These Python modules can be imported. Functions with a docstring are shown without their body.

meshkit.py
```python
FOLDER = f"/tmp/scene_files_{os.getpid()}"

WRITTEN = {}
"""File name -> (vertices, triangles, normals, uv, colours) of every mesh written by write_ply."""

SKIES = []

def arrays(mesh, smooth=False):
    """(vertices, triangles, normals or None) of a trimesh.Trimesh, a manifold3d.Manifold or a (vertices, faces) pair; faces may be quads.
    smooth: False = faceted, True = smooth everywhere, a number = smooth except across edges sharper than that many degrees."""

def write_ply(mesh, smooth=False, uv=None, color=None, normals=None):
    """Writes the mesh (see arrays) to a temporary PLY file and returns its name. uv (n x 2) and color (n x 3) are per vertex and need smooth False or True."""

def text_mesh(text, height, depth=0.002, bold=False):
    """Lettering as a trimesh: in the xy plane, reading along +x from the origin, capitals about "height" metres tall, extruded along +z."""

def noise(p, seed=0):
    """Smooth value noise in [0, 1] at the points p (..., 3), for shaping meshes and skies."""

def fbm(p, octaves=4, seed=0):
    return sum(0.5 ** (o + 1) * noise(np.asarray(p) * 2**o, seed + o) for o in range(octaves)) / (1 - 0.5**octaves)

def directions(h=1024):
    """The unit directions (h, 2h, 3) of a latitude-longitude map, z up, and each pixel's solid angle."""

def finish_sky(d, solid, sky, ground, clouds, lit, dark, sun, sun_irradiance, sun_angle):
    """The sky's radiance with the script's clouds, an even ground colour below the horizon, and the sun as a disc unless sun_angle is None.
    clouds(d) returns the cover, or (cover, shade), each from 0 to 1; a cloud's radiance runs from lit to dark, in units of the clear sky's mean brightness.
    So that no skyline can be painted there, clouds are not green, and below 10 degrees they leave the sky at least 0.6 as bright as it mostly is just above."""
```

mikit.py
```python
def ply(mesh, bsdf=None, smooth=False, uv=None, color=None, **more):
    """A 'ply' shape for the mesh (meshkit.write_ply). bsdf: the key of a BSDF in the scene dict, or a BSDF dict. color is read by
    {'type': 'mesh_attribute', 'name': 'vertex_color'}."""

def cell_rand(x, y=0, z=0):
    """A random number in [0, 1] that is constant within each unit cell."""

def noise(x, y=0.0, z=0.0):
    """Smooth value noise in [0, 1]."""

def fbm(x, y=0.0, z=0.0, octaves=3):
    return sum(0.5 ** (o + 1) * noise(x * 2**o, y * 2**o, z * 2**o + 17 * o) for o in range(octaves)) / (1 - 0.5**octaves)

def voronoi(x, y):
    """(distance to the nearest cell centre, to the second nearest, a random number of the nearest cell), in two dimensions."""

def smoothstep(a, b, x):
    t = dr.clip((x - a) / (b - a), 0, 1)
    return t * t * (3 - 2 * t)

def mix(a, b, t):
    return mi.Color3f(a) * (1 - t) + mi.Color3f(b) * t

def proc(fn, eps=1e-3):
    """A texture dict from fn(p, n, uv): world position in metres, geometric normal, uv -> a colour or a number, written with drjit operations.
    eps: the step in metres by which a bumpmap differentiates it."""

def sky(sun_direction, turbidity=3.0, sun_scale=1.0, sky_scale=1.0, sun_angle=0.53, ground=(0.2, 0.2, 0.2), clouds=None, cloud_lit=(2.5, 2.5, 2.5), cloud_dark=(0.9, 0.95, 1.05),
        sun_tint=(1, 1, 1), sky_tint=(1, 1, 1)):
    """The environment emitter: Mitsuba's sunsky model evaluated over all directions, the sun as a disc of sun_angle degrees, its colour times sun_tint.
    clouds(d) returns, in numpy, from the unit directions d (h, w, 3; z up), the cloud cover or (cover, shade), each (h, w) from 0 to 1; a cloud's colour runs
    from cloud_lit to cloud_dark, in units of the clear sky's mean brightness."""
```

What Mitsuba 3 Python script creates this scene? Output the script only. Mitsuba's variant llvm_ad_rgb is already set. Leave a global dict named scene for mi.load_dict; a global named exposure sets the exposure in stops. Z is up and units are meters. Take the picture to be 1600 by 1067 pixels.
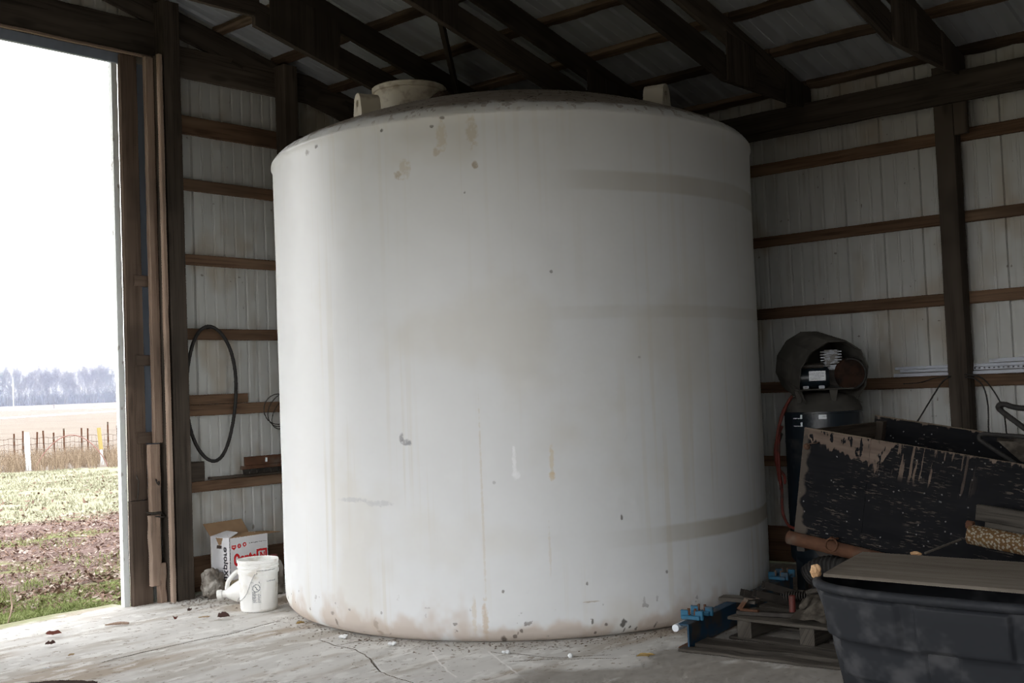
import math, random
import numpy as np, trimesh, drjit as dr, mitsuba as mi
import shapely.geometry as sg
import mikit, meshkit
from mikit import ply, proc, fbm, noise, voronoi, cell_rand, smoothstep, mix

scene, labels = {}, {}
# ------------------------------------------------------------------ camera, sky, exposure
CAM = np.array([-8.531, -7.912, 1.53])
FW, UP = np.array([0.75277512, 0.65692805, 0.04213259]), np.array([-0.00573868, -0.05745282, 0.99833173])
scene['camera'] = {'type': 'perspective', 'fov': 2 * math.degrees(math.atan(800 / 1769.0)), 'fov_axis': 'x', 'near_clip': 0.05, 'far_clip': 5000.0,
                   'to_world': mi.ScalarTransform4f().look_at(origin=CAM.tolist(), target=(CAM + FW).tolist(), up=UP.tolist())}


def overcast(d):
    n = meshkit.fbm(d * 3.0, 3, 5)
    return np.ones(d.shape[:2]), 0.25 + 0.3 * n


scene['sky'] = mikit.sky((0.2, 0.6, 0.5), turbidity=6.0, sun_scale=0.0, ground=(0.16, 0.14, 0.11), clouds=overcast, cloud_lit=(1.06, 1.06, 1.06), cloud_dark=(0.9, 0.92, 0.96))
exposure = 5.3

# ------------------------------------------------------------------ helpers
rng = np.random.default_rng(11)
_used = {}
_id = [0]


def key_of(name):
    n = _used.get(name, -1) + 1
    _used[name] = n
    return name if n == 0 else f'{name}_{n:03d}'


def T(key, label=None, cat=None, group=None, kind=None):
    d = labels.setdefault(key, {})
    for k, v in (('label', label), ('category', cat), ('group', group), ('kind', kind)):
        if v:
            d[k] = v
    return key


def thing(name, label, cat, group=None, kind=None):
    return T(key_of(name), label, cat, group, kind)


def arr(mesh):
    if isinstance(mesh, tuple):
        return np.asarray(mesh[0], float), np.asarray(mesh[1], int)
    if hasattr(mesh, 'to_mesh'):
        m = mesh.to_mesh()
        return np.array(m.vert_properties[:, :3]), np.array(m.tri_verts)
    return np.asarray(mesh.vertices, float), np.asarray(mesh.faces, int)


def join(meshes):
    V, F, n = [], [], 0
    for m in meshes:
        v, f = arr(m)
        V.append(v); F.append(f + n); n += len(v)
    return np.vstack(V), np.vstack(F)


def put(name, mesh, mat, parent=None, smooth=False, grain=None, label=None, kind=None, uv=None, **kw):
    """One entry of scene. grain: direction of the wood grain, gives u = metres along it, v = across."""
    key = name[1:] if name[0] == '=' else key_of(f'{parent}__{name}' if parent else name)   # '=' : this very key
    v, f = arr(mesh)
    if grain is not None:
        g = np.asarray(grain, float); g /= np.linalg.norm(g)
        a = np.cross(g, [0.31, 0.17, 0.93] if abs(g[2]) < 0.9 else [0.92, 0.31, 0.0]); a /= np.linalg.norm(a)
        b = np.cross(g, a)
        _id[0] += 1
        uv = np.stack([v @ g + 60.0 * (_id[0] % 97), v @ a + 0.83 * (v @ b) + 3.1 * (_id[0] % 53)], 1)
        smooth = False
    scene[key] = ply((v, f), mat, smooth, uv=uv, **kw)
    if label or kind:
        T(key, label, None, None, kind)
    return key


def frame(d, up=(0, 0, 1)):
    d = np.asarray(d, float); d = d / np.linalg.norm(d)
    s = np.cross(d, up)
    if np.linalg.norm(s) < 1e-6:
        s = np.cross(d, (0, 1, 0))
    s /= np.linalg.norm(s)
    return d, s, np.cross(s, d)


def plank(p0, p1, w, h, up=(0, 0, 1), ch=0.004, seg=1, wob=0.0, seed=0, skew=0.0):
    """Chamfered bar from p0 to p1 (axis), w across, h along up, with uneven edges if wob."""
    p0, p1 = np.asarray(p0, float), np.asarray(p1, float)
    d, s, u = frame(p1 - p0, up)
    a, b = w / 2, h / 2
    sec = [(-a + ch, -b), (a - ch, -b), (a, -b + ch), (a, b - ch), (a - ch, b), (-a + ch, b), (-a, b - ch), (-a, -b + ch)]
    V, F = [], []
    for i in range(seg + 1):
        t = i / seg
        c = p0 + (p1 - p0) * t
        for k, (x, y) in enumerate(sec):
            q = c + s * x + u * y
            if wob:
                nn = meshkit.noise(np.array([q * 9.0 + seed, q * 9.0 + seed + 40]), 3) - 0.5
                q = q + (s * math.copysign(nn[0], 1) + u * nn[1]) * wob * 2
            V.append(q)
    for i in range(seg):
        for k in range(8):
            j = (k + 1) % 8
            A, B, C, D = i * 8 + k, i * 8 + j, (i + 1) * 8 + j, (i + 1) * 8 + k
            F += [[A, B, C], [A, C, D]]
    n = len(V)
    V += [p0, p1]
    for k in range(8):
        j = (k + 1) % 8
        F += [[n, j, k], [n + 1, seg * 8 + k, seg * 8 + j]]
    f = np.array(F)[:, ::-1]
    return np.array(V), f


def box(x0, x1, y0, y1, z0, z1, ch=0.004, wob=0.0, seg=1, long=None):
    L = [x1 - x0, y1 - y0, z1 - z0]
    k = int(np.argmax(L)) if long is None else long
    c = np.array([(x0 + x1) / 2, (y0 + y1) / 2, (z0 + z1) / 2])
    e = np.zeros(3); e[k] = L[k] / 2
    up = (0, 0, 1) if k != 2 else (0, 1, 0)
    d, s, u = frame(e, up)
    w, h = abs(np.dot(s, L)), abs(np.dot(u, L))
    return plank(c - e, c + e, w, h, up, min(ch, w / 3, h / 3), seg, wob, c[0] * 3 + c[2] * 7)


def tube(pts, r, n=8, closed=False, sub=0):
    P = np.asarray(pts, float)
    if sub:
        P = smooth_path(P, sub, closed)
    m = len(P)
    R = np.full(m, r) if np.isscalar(r) else np.interp(np.linspace(0, 1, m), np.linspace(0, 1, len(r)), r)
    tan = np.gradient(P, axis=0) if not closed else (np.roll(P, -1, 0) - np.roll(P, 1, 0))
    tan /= np.maximum(np.linalg.norm(tan, axis=1, keepdims=True), 1e-9)
    ref = np.cross(tan[0], (0.3, 0.2, 0.93)); ref /= np.linalg.norm(ref)
    V = []
    for i in range(m):
        ref = ref - tan[i] * (ref @ tan[i]); ref /= np.linalg.norm(ref)
        b = np.cross(tan[i], ref)
        for k in range(n):
            a = 2 * math.pi * k / n
            V.append(P[i] + R[i] * (ref * math.cos(a) + b * math.sin(a)))
    F = []
    for i in range(m if closed else m - 1):
        i2 = (i + 1) % m
        for k in range(n):
            j = (k + 1) % n
            F += [[i * n + k, i * n + j, i2 * n + j], [i * n + k, i2 * n + j, i2 * n + k]]
    if not closed:
        c = len(V); V += [P[0], P[-1]]
        for k in range(n):
            j = (k + 1) % n
            F += [[c, j, k], [c + 1, (m - 1) * n + k, (m - 1) * n + j]]
    return np.array(V), np.array(F)


def smooth_path(P, sub, closed=False):
    P = np.asarray(P, float); n = len(P); out = []
    for i in range(n if closed else n - 1):
        g = (lambda k: P[k % n]) if closed else (lambda k: P[min(max(k, 0), n - 1)])
        a, b, c, d = g(i - 1), g(i), g(i + 1), g(i + 2)
        for t in np.linspace(0, 1, sub, endpoint=False):
            out.append(0.5 * (2 * b + (c - a) * t + (2 * a - 5 * b + 4 * c - d) * t * t + (3 * b - a - 3 * c + d) * t ** 3))
    if not closed:
        out.append(P[-1])
    return np.array(out)


def lathe(prof, n=48, c=(0, 0, 0), cap0=True, cap1=True):
    prof = np.asarray(prof, float); m = len(prof)
    a = np.arange(n) * 2 * math.pi / n
    V = np.concatenate([np.stack([r * np.cos(a), r * np.sin(a), np.full(n, z)], 1) for r, z in prof])
    F = []
    for i in range(m - 1):
        for k in range(n):
            j = (k + 1) % n
            F += [[i * n + k, i * n + j, (i + 1) * n + j], [i * n + k, (i + 1) * n + j, (i + 1) * n + k]]
    if cap0 and prof[0][0] > 1e-6:
        V = np.vstack([V, [[0, 0, prof[0][1]]]]); F += [[len(V) - 1, (k + 1) % n, k] for k in range(n)]
    if cap1 and prof[-1][0] > 1e-6:
        V = np.vstack([V, [[0, 0, prof[-1][1]]]]); F += [[len(V) - 1, (m - 1) * n + k, (m - 1) * n + (k + 1) % n] for k in range(n)]
    return V + np.asarray(c, float), np.array(F)


def prism(poly, lo, hi, axis):
    """Polygon of 2-D points extruded along an axis ('y': points are (x, z); 'x': (y, z); 'z': (x, y))."""
    m = trimesh.creation.extrude_polygon(sg.Polygon(poly), hi - lo, engine='earcut')
    v, f = np.array(m.vertices), np.array(m.faces)
    v[:, 2] += lo
    if axis == 'y':
        v = v[:, [0, 2, 1]]; f = f[:, ::-1]
    elif axis == 'x':
        v = v[:, [2, 0, 1]]
    return v, f


def xf(mesh, R=None, t=(0, 0, 0), s=1.0):
    v, f = arr(mesh)
    v = v * s
    if R is not None:
        v = v @ np.asarray(R).T
    return v + np.asarray(t, float), f


def rot(axis, deg):
    return trimesh.transformations.rotation_matrix(math.radians(deg), axis)[:3, :3]


def blob(c, r, seed=0, amp=0.3, sub=2, scale=(1, 1, 1), freq=2.0):
    m = trimesh.creation.icosphere(subdivisions=sub)
    v = np.array(m.vertices)
    v = v * (1 + amp * 2 * (meshkit.fbm(v * freq + seed * 7.3, 3, seed) - 0.5))[:, None] * r * np.asarray(scale)
    return v + np.asarray(c, float), np.array(m.faces)


# ------------------------------------------------------------------ materials
def C(*c):
    return mi.Color3f(*c)


def bsdf(name, fn=None, rgb=None, rough=0.8, metal=0.0, spec=0.3, bump=None, bscale=0.002, eps=1e-3, two=True, **kw):
    base = {'type': 'principled', 'base_color': proc(fn) if fn else {'type': 'rgb', 'value': list(rgb)}, 'roughness': rough, 'metallic': metal, 'specular': spec, **kw}
    if bump:
        base = {'type': 'bumpmap', 'arbitrary': proc(bump, eps), 'scale': bscale, 'bsdf': base}
    scene[name] = {'type': 'twosided', 'bsdf': base} if two else base
    return name


def wood(name, dark, mid, light, rough=0.85, knots=0.5, stain=0.4, stain_rgb=(0.03, 0.025, 0.02)):
    dark, mid, light = C(*dark), C(*mid), C(*light)

    def fn(p, n, uv):
        u, v = uv[0], uv[1]
        tone = 0.78 + 0.44 * cell_rand(u / 60.0 + 0.5, 3)
        w = v + 0.02 * fbm(u * 1.7, v * 3, 1)
        g = fbm(u * 2.5, w * 90, 0.5, 4)
        big = fbm(u * 0.9, w * 14, 7.5, 3)
        c = mix(mix(dark, mid, smoothstep(0.25, 0.6, g)), light, smoothstep(0.45, 0.75, big))
        d1, d2, k = voronoi(u * 1.3, v * 7.0)
        c = mix(c, dark * 0.6, knots * (1 - smoothstep(0.05, 0.16, d1)) * dr.select(k > 0.55, 1.0, 0.0))
        s = smoothstep(0.52, 0.7, fbm(p.x * 1.6 + 3, p.y * 1.6, p.z * 1.6, 4))
        return mix(c, C(*stain_rgb), stain * s) * tone

    return bsdf(name, fn, rough=rough, spec=0.2)


wood('wood_girt', (0.085, 0.050, 0.031), (0.155, 0.094, 0.058), (0.225, 0.15, 0.097), stain=0.4, stain_rgb=(0.05, 0.036, 0.027))
wood('wood_post', (0.036, 0.028, 0.022), (0.068, 0.054, 0.042), (0.105, 0.085, 0.068), stain=0.5)
wood('wood_roof', (0.034, 0.027, 0.021), (0.066, 0.053, 0.042), (0.10, 0.082, 0.066), stain=0.55)
wood('wood_purlin', (0.035, 0.022, 0.014), (0.085, 0.056, 0.036), (0.17, 0.125, 0.09), stain=0.65, stain_rgb=(0.02, 0.014, 0.01))
wood('wood_tan', (0.20, 0.14, 0.105), (0.33, 0.235, 0.18), (0.42, 0.32, 0.255), stain=0.35, stain_rgb=(0.11, 0.085, 0.065))
wood('wood_jamb', (0.066, 0.046, 0.034), (0.115, 0.082, 0.062), (0.165, 0.122, 0.095), stain=0.5, stain_rgb=(0.045, 0.034, 0.027))
wood('wood_grey', (0.036, 0.031, 0.026), (0.068, 0.060, 0.050), (0.10, 0.090, 0.077), stain=0.5, stain_rgb=(0.03, 0.024, 0.019))
wood('plywood', (0.095, 0.080, 0.064), (0.125, 0.108, 0.088), (0.155, 0.136, 0.113), knots=0.15, stain=0.5, stain_rgb=(0.06, 0.048, 0.037))
wood('wood_fresh', (0.36, 0.2, 0.1), (0.52, 0.33, 0.18), (0.66, 0.46, 0.28), stain=0.1)
wood('wood_mossy', (0.06, 0.07, 0.02), (0.14, 0.16, 0.05), (0.24, 0.24, 0.09), stain=0.3)


def siding(name, lo, hi, tan, dirt):
    def fn(p, n, uv):
        h = p.x + p.y
        c = mix(C(*lo), C(*hi), fbm(h * 9, p.z * 0.35, 2, 3))
        c = mix(c, C(*tan), 0.75 * smoothstep(0.5, 0.72, fbm(h * 2.6, p.z * 1.5, 5.5, 4)))
        c = mix(c, C(*dirt), 0.35 * smoothstep(0.6, 0.8, fbm(h * 34, p.z * 1.6, 1.5, 3)))
        return mix(c, C(0.12, 0.10, 0.08), 0.7 * smoothstep(0.89, 0.93, fbm(h * 25, p.z * 25, 8, 2)))

    bsdf(name, fn, rough=0.5, spec=0.4)


siding('siding_metal', (0.42, 0.425, 0.41), (0.52, 0.525, 0.505), (0.35, 0.295, 0.22), (0.26, 0.23, 0.19))


def roof_fn(p, n, uv):
    c = mix(C(0.43, 0.46, 0.50), C(0.49, 0.525, 0.57), fbm(p.y * 16, p.x * 0.5, 1, 3))
    return mix(c, C(0.25, 0.25, 0.26), 0.35 * smoothstep(0.58, 0.8, fbm(p.y * 7, p.x * 0.5, 4, 3)))


bsdf('roof_metal', roof_fn, rough=0.42, metal=0.35, spec=0.5)
bsdf('trim_white', lambda p, n, uv: mix(C(0.70, 0.73, 0.72), C(0.3, 0.27, 0.25), 0.7 * smoothstep(0.72, 0.8, fbm(p.x * 30, p.y * 30, p.z * 14, 3))), rough=0.5)
bsdf('trim_blue', lambda p, n, uv: mix(C(0.17, 0.205, 0.26), C(0.25, 0.29, 0.35), fbm(p.x * 20, p.y * 20, p.z * 2, 3)), rough=0.45, spec=0.5)

TC, TR = np.array([-2.026, -2.293]), 1.785
# stains, scuffs and mud spots on the wall: (angle from the side seen, z, half width, half height, rgb, strength)
SPOTS = [
         (-0.122, 2.901, 0.0197, 0.0233, (0.33, 0.25, 0.15), 0.85), (-0.236, 3.094, 0.0327, 0.1017, (0.55, 0.49, 0.38), 0.7),
         (-0.257, 2.995, 0.0248, 0.0313, (0.47, 0.4, 0.29), 0.7), (-0.128, 3.106, 0.0355, 0.1012, (0.52, 0.46, 0.35), 0.7),
         (-0.404, 2.879, 0.0272, 0.0277, (0.42, 0.35, 0.25), 0.8), (-0.378, 2.914, 0.0444, 0.0632, (0.55, 0.5, 0.4), 0.7),
         (-0.161, 2.734, 0.0087, 0.0086, (0.06, 0.05, 0.04), 0.9), (-0.462, 3.173, 0.0143, 0.012, (0.05, 0.045, 0.04), 0.9),
         (-0.27, 3.159, 0.0125, 0.0098, (0.06, 0.05, 0.04), 0.8), (-0.229, 3.204, 0.0163, 0.0117, (0.08, 0.06, 0.05), 0.8),
         (-0.788, 3.165, 0.0182, 0.0126, (0.06, 0.05, 0.04), 0.9), (-0.849, 3.146, 0.0245, 0.0212, (0.1, 0.08, 0.06), 0.8),
         (0.123, 2.232, 0.0094, 0.0116, (0.2, 0.2, 0.19), 0.9), (-0.406, 1.231, 0.0404, 0.0196, (0.2, 0.2, 0.22), 0.9),
         (-0.426, 1.259, 0.016, 0.0315, (0.25, 0.25, 0.26), 0.9), (-0.649, 0.873, 0.1273, 0.0162, (0.46, 0.47, 0.48), 0.6),
         (-0.531, 0.854, 0.1104, 0.0199, (0.48, 0.49, 0.5), 0.6), (-0.028, 1.094, 0.0134, 0.0998, (0.86, 0.87, 0.88), 0.9),
         (-0.024, 1.017, 0.023, 0.0307, (0.84, 0.85, 0.86), 0.8), (0.099, 1.099, 0.0135, 0.0845, (0.62, 0.55, 0.42), 0.8),
         (0.097, 1.0, 0.0193, 0.0269, (0.58, 0.47, 0.3), 0.85), (0.335, 0.729, 0.0085, 0.0175, (0.08, 0.07, 0.06), 0.9),
         (0.328, 0.092, 0.0211, 0.0271, (0.035, 0.03, 0.025), 0.97), (0.355, 0.06, 0.0094, 0.0124, (0.035, 0.03, 0.025), 0.95),
         (0.216, 0.118, 0.008, 0.0192, (0.06, 0.05, 0.04), 0.9), (0.265, 0.095, 0.0122, 0.0115, (0.08, 0.06, 0.05), 0.9),
         (0.336, 0.045, 0.0068, 0.0309, (0.08, 0.06, 0.05), 0.8), (-0.089, 0.028, 0.0192, 0.0305, (0.07, 0.05, 0.035), 0.95),
         (0.13, -0.003, 0.0193, 0.0191, (0.07, 0.05, 0.035), 0.95), (0.215, 0.24, 0.0518, 0.0061, (0.35, 0.29, 0.22), 0.8),
         (0.202, 0.348, 0.0087, 0.0134, (0.1, 0.09, 0.08), 0.85), (-0.082, 0.327, 0.0092, 0.0092, (0.1, 0.09, 0.08), 0.85),
         (-0.769, 0.082, 0.0138, 0.0287, (0.16, 0.13, 0.11), 0.8), (-0.783, 0.14, 0.0213, 0.0123, (0.18, 0.15, 0.13), 0.7),
         (-0.146, 0.155, 0.0195, 0.1224, (0.5, 0.4, 0.29), 0.8), (-0.183, 0.193, 0.0157, 0.115, (0.56, 0.49, 0.39), 0.6),
         (-0.141, 0.802, 0.0078, 0.6912, (0.58, 0.53, 0.45), 0.55), (0.08, 0.559, 0.0077, 0.1531, (0.58, 0.53, 0.45), 0.5),
         (0.431, 1.696, 0.0115, 0.0099, (0.3, 0.29, 0.27), 0.7), (-0.098, 0.975, 0.0116, 0.0115, (0.3, 0.3, 0.3), 0.6),
         (-0.563, 0.109, 0.0207, 0.0357, (0.3, 0.24, 0.18), 0.6), (-0.556, 0.051, 0.0257, 0.0159, (0.3, 0.23, 0.17), 0.7),
         (0.502, 0.372, 0.0097, 0.0118, (0.1, 0.09, 0.08), 0.8),
]


def tank_fn(p, n, uv):
    qx, qy = p.x - float(TC[0]), p.y - float(TC[1])
    a = dr.atan2(-0.7567 * qy + 0.6538 * qx, -0.7567 * qx - 0.6538 * qy)
    s, z = a * TR, p.z
    side = smoothstep(0, 0.05, 3.27 - z)
    c = mix(C(0.66, 0.675, 0.675), C(0.72, 0.73, 0.735), fbm(s * 1.2, z * 1.2, 3, 3))
    st = fbm(s * 26, z * 0.55, 9, 3)
    st2 = fbm(s * 3.1, z * 0.7, 2.5, 3)
    c = mix(c, C(0.60, 0.57, 0.50), (0.22 + 0.25 * smoothstep(2.2, 1.0, z)) * smoothstep(0.5, 0.72, st) * smoothstep(0.4, 0.65, st2))
    c = mix(c, C(0.60, 0.57, 0.50), 0.4 * smoothstep(0.54, 0.78, fbm(s * 1.7, z * 1.6, 12, 4)))
    # horizontal soiled bands where straps once held
    for zc, hw, amt in ((0.60, 0.052, 0.8), (2.79, 0.06, 0.7), (1.98, 0.04, 0.25)):
        e = 0.012 * (fbm(s * 4, zc, 1, 3) - 0.5)
        band = smoothstep(hw + 0.012, hw - 0.012, dr.abs(z - zc + e))
        c = mix(c, C(0.44, 0.41, 0.34), amt * band * smoothstep(0.55, 1.15, fbm(s * 1.5 + 1.3, zc * 3, 4, 3) + 0.75 * smoothstep(0.1, 1.25, a)))
    # splashed rusty mud along the foot, in spots and tongues
    mud = fbm(s * 5, z * 4, 6, 4) + 0.35 * smoothstep(0.28, 0.0, z)
    c = mix(c, C(0.43, 0.32, 0.23), 0.6 * smoothstep(0.62, 0.86, mud) * smoothstep(0.42, 0.05, z))
    c = mix(c, C(0.07, 0.05, 0.04), 0.7 * smoothstep(0.79, 0.84, fbm(s * 22, z * 22, 3, 3)) * smoothstep(0.35, 0.05, z))
    rag = 1.6 * (fbm(s * 60, z * 60, 2, 2) - 0.5)
    for (ang, zz, w, h, rgb, k) in SPOTS:
        ds, dz = (a - ang) * TR / w, (z - zz) / h
        q = ds * ds + dz * dz + rag
        c = mix(c, C(*rgb), k * 0.85 * smoothstep(1.35, 0.1, q))
    # litter and dust lying on the dome
    rr = dr.sqrt(dr.square(p.x - float(TC[0])) + dr.square(p.y - float(TC[1])))
    edge = fbm(s * 9, rr * 9, 4, 4)
    dust = smoothstep(3.262, 3.315, z + 0.06 * (edge - 0.5))
    grime = mix(C(0.21, 0.18, 0.155), C(0.33, 0.29, 0.25), fbm(p.x * 14, p.y * 14, 1, 4))
    grime = mix(grime, C(0.08, 0.065, 0.05), 0.8 * smoothstep(0.70, 0.80, fbm(p.x * 40, p.y * 40, 5, 2)))
    speck = smoothstep(0.62, 0.7, fbm(s * 34, z * 30, 7, 3)) * smoothstep(3.2, 3.26, z)
    c = mix(c, C(0.22, 0.16, 0.12), 0.5 * speck)
    return mix(c, grime, dust)


bsdf('tank_poly', tank_fn, rough=0.42, spec=0.45)
bsdf('cream_poly', lambda p, n, uv: mix(C(0.62, 0.585, 0.50), C(0.42, 0.37, 0.3), smoothstep(0.5, 0.75, fbm(p.x * 12, p.y * 12, p.z * 12, 4))), rough=0.5)

CRACKS = [[(-3.934, -2.189), (-3.987, -2.408), (-3.993, -2.594), (-4.086, -2.842), (-4.289, -3.159), (-4.359, -3.477), (-4.6, -3.9)],
          [(-3.991, -2.401), (-3.841, -2.448), (-3.70, -2.62)], [(-5.055, -1.542), (-4.757, -1.503), (-4.413, -1.497), (-4.138, -1.52), (-3.7, -1.46)],
          [(-3.60, -3.35), (-3.52, -3.75), (-3.28, -4.0)], [(-3.72, -3.6), (-3.5, -3.82), (-3.33, -4.1)]]
SCRATCH = [[(-3.798, -3.039), (-4.148, -3.588)], [(-3.601, -3.331), (-3.978, -3.931)]]


def seg_dist(px, py, lines):
    d = mi.Float(9)
    for L in lines:
        for (x0, y0), (x1, y1) in zip(L[:-1], L[1:]):
            vx, vy = x1 - x0, y1 - y0
            t = dr.clip(((px - x0) * vx + (py - y0) * vy) / (vx * vx + vy * vy), 0, 1)
            d = dr.minimum(d, dr.sqrt(dr.square(px - x0 - t * vx) + dr.square(py - y0 - t * vy)))
    return d


def floor_fn(p, n, uv):
    wx, wy = p.x + 0.05 * (fbm(p.x * 6, p.y * 6, 2, 3) - 0.5), p.y + 0.05 * (fbm(p.x * 6, p.y * 6, 9, 3) - 0.5)
    c = mix(C(0.40, 0.385, 0.36), C(0.54, 0.525, 0.495), fbm(p.x * 2.2, p.y * 4.5, 1, 4))
    c = mix(c, C(0.33, 0.30, 0.26), 0.7 * smoothstep(0.5, 0.72, fbm(p.x * 1.6 + p.y * 0.4, p.y * 8.0, 4, 5)))
    c = mix(c, C(0.29, 0.235, 0.18), 0.75 * smoothstep(0.52, 0.72, fbm(p.x * 0.9, p.y * 3.0 + 1.3, 7, 5)))
    c = mix(c, C(0.6, 0.59, 0.56), 0.5 * smoothstep(0.6, 0.72, fbm(p.x * 7, p.y * 16, 3, 3)))
    c = mix(c, C(0.16, 0.125, 0.095), 0.6 * smoothstep(0.70, 0.80, fbm(p.x * 22, p.y * 40, 5, 3)))
    c = mix(c, C(0.085, 0.065, 0.05), 0.9 * smoothstep(0.0065, 0.002, seg_dist(wx, wy, CRACKS)))
    c = mix(c, C(0.62, 0.6, 0.57), 0.7 * smoothstep(0.008, 0.003, seg_dist(wx, wy, SCRATCH)))
    # dark trodden dirt round the scrap pile, with a ragged border
    rim = p.y + 0.25 * p.x + 0.55 * (fbm(p.x * 2.6, p.y * 2.6, 13, 5) - 0.5)
    soil = mix(C(0.155, 0.14, 0.12), C(0.245, 0.225, 0.20), fbm(p.x * 9, p.y * 14, 6, 4))
    c = mix(c, soil, 0.85 * smoothstep(-4.86, -5.06, rim) * smoothstep(0.16, 0.36, fbm(p.x * 4, p.y * 6, 15, 4)))
    moss = fbm(p.x * 5, p.y * 5, 11, 4)
    return mix(c, C(0.19, 0.21, 0.10), 0.7 * smoothstep(0.05, 0.24, p.y + 0.3 * (moss - 0.5)))


bsdf('concrete', floor_fn, rough=0.9, spec=0.15, bump=lambda p, n, uv: fbm(p.x * 28, p.y * 44, 2, 4) + 1.5 * smoothstep(0.012, 0.0, seg_dist(p.x, p.y, CRACKS)) * -1.0, bscale=0.006, eps=2e-3)


def lawn_fn(p, n, uv):
    x, y = p.x, p.y
    e = fbm(x * 0.9, y * 0.9, 2, 4) - 0.5
    fine = fbm(x * 16, y * 16, 5, 4)
    green = mix(C(0.085, 0.11, 0.035), C(0.21, 0.235, 0.10), fine)
    dry = mix(C(0.155, 0.155, 0.10), C(0.25, 0.245, 0.175), fbm(x * 3, y * 5, 3, 4))
    litter = mix(C(0.075, 0.052, 0.046), C(0.15, 0.11, 0.098), fbm(x * 9, y * 14, 7, 4))
    litter = mix(litter, C(0.28, 0.23, 0.20), smoothstep(0.66, 0.74, fbm(x * 30, y * 30, 1, 3)))
    t1 = smoothstep(1.7, 2.7, y + 2.2 * e)
    t2 = smoothstep(7.6, 8.4, y + 1.2 * e)
    patch = smoothstep(0.60, 0.7, fbm(x * 0.8, y * 1.3, 8, 4))
    c = mix(mix(green, litter, 0.35 * smoothstep(0.45, 0.6, fine)), mix(litter, green, 0.6 * patch), t1)
    return mix(c, dry, t2)


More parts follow.
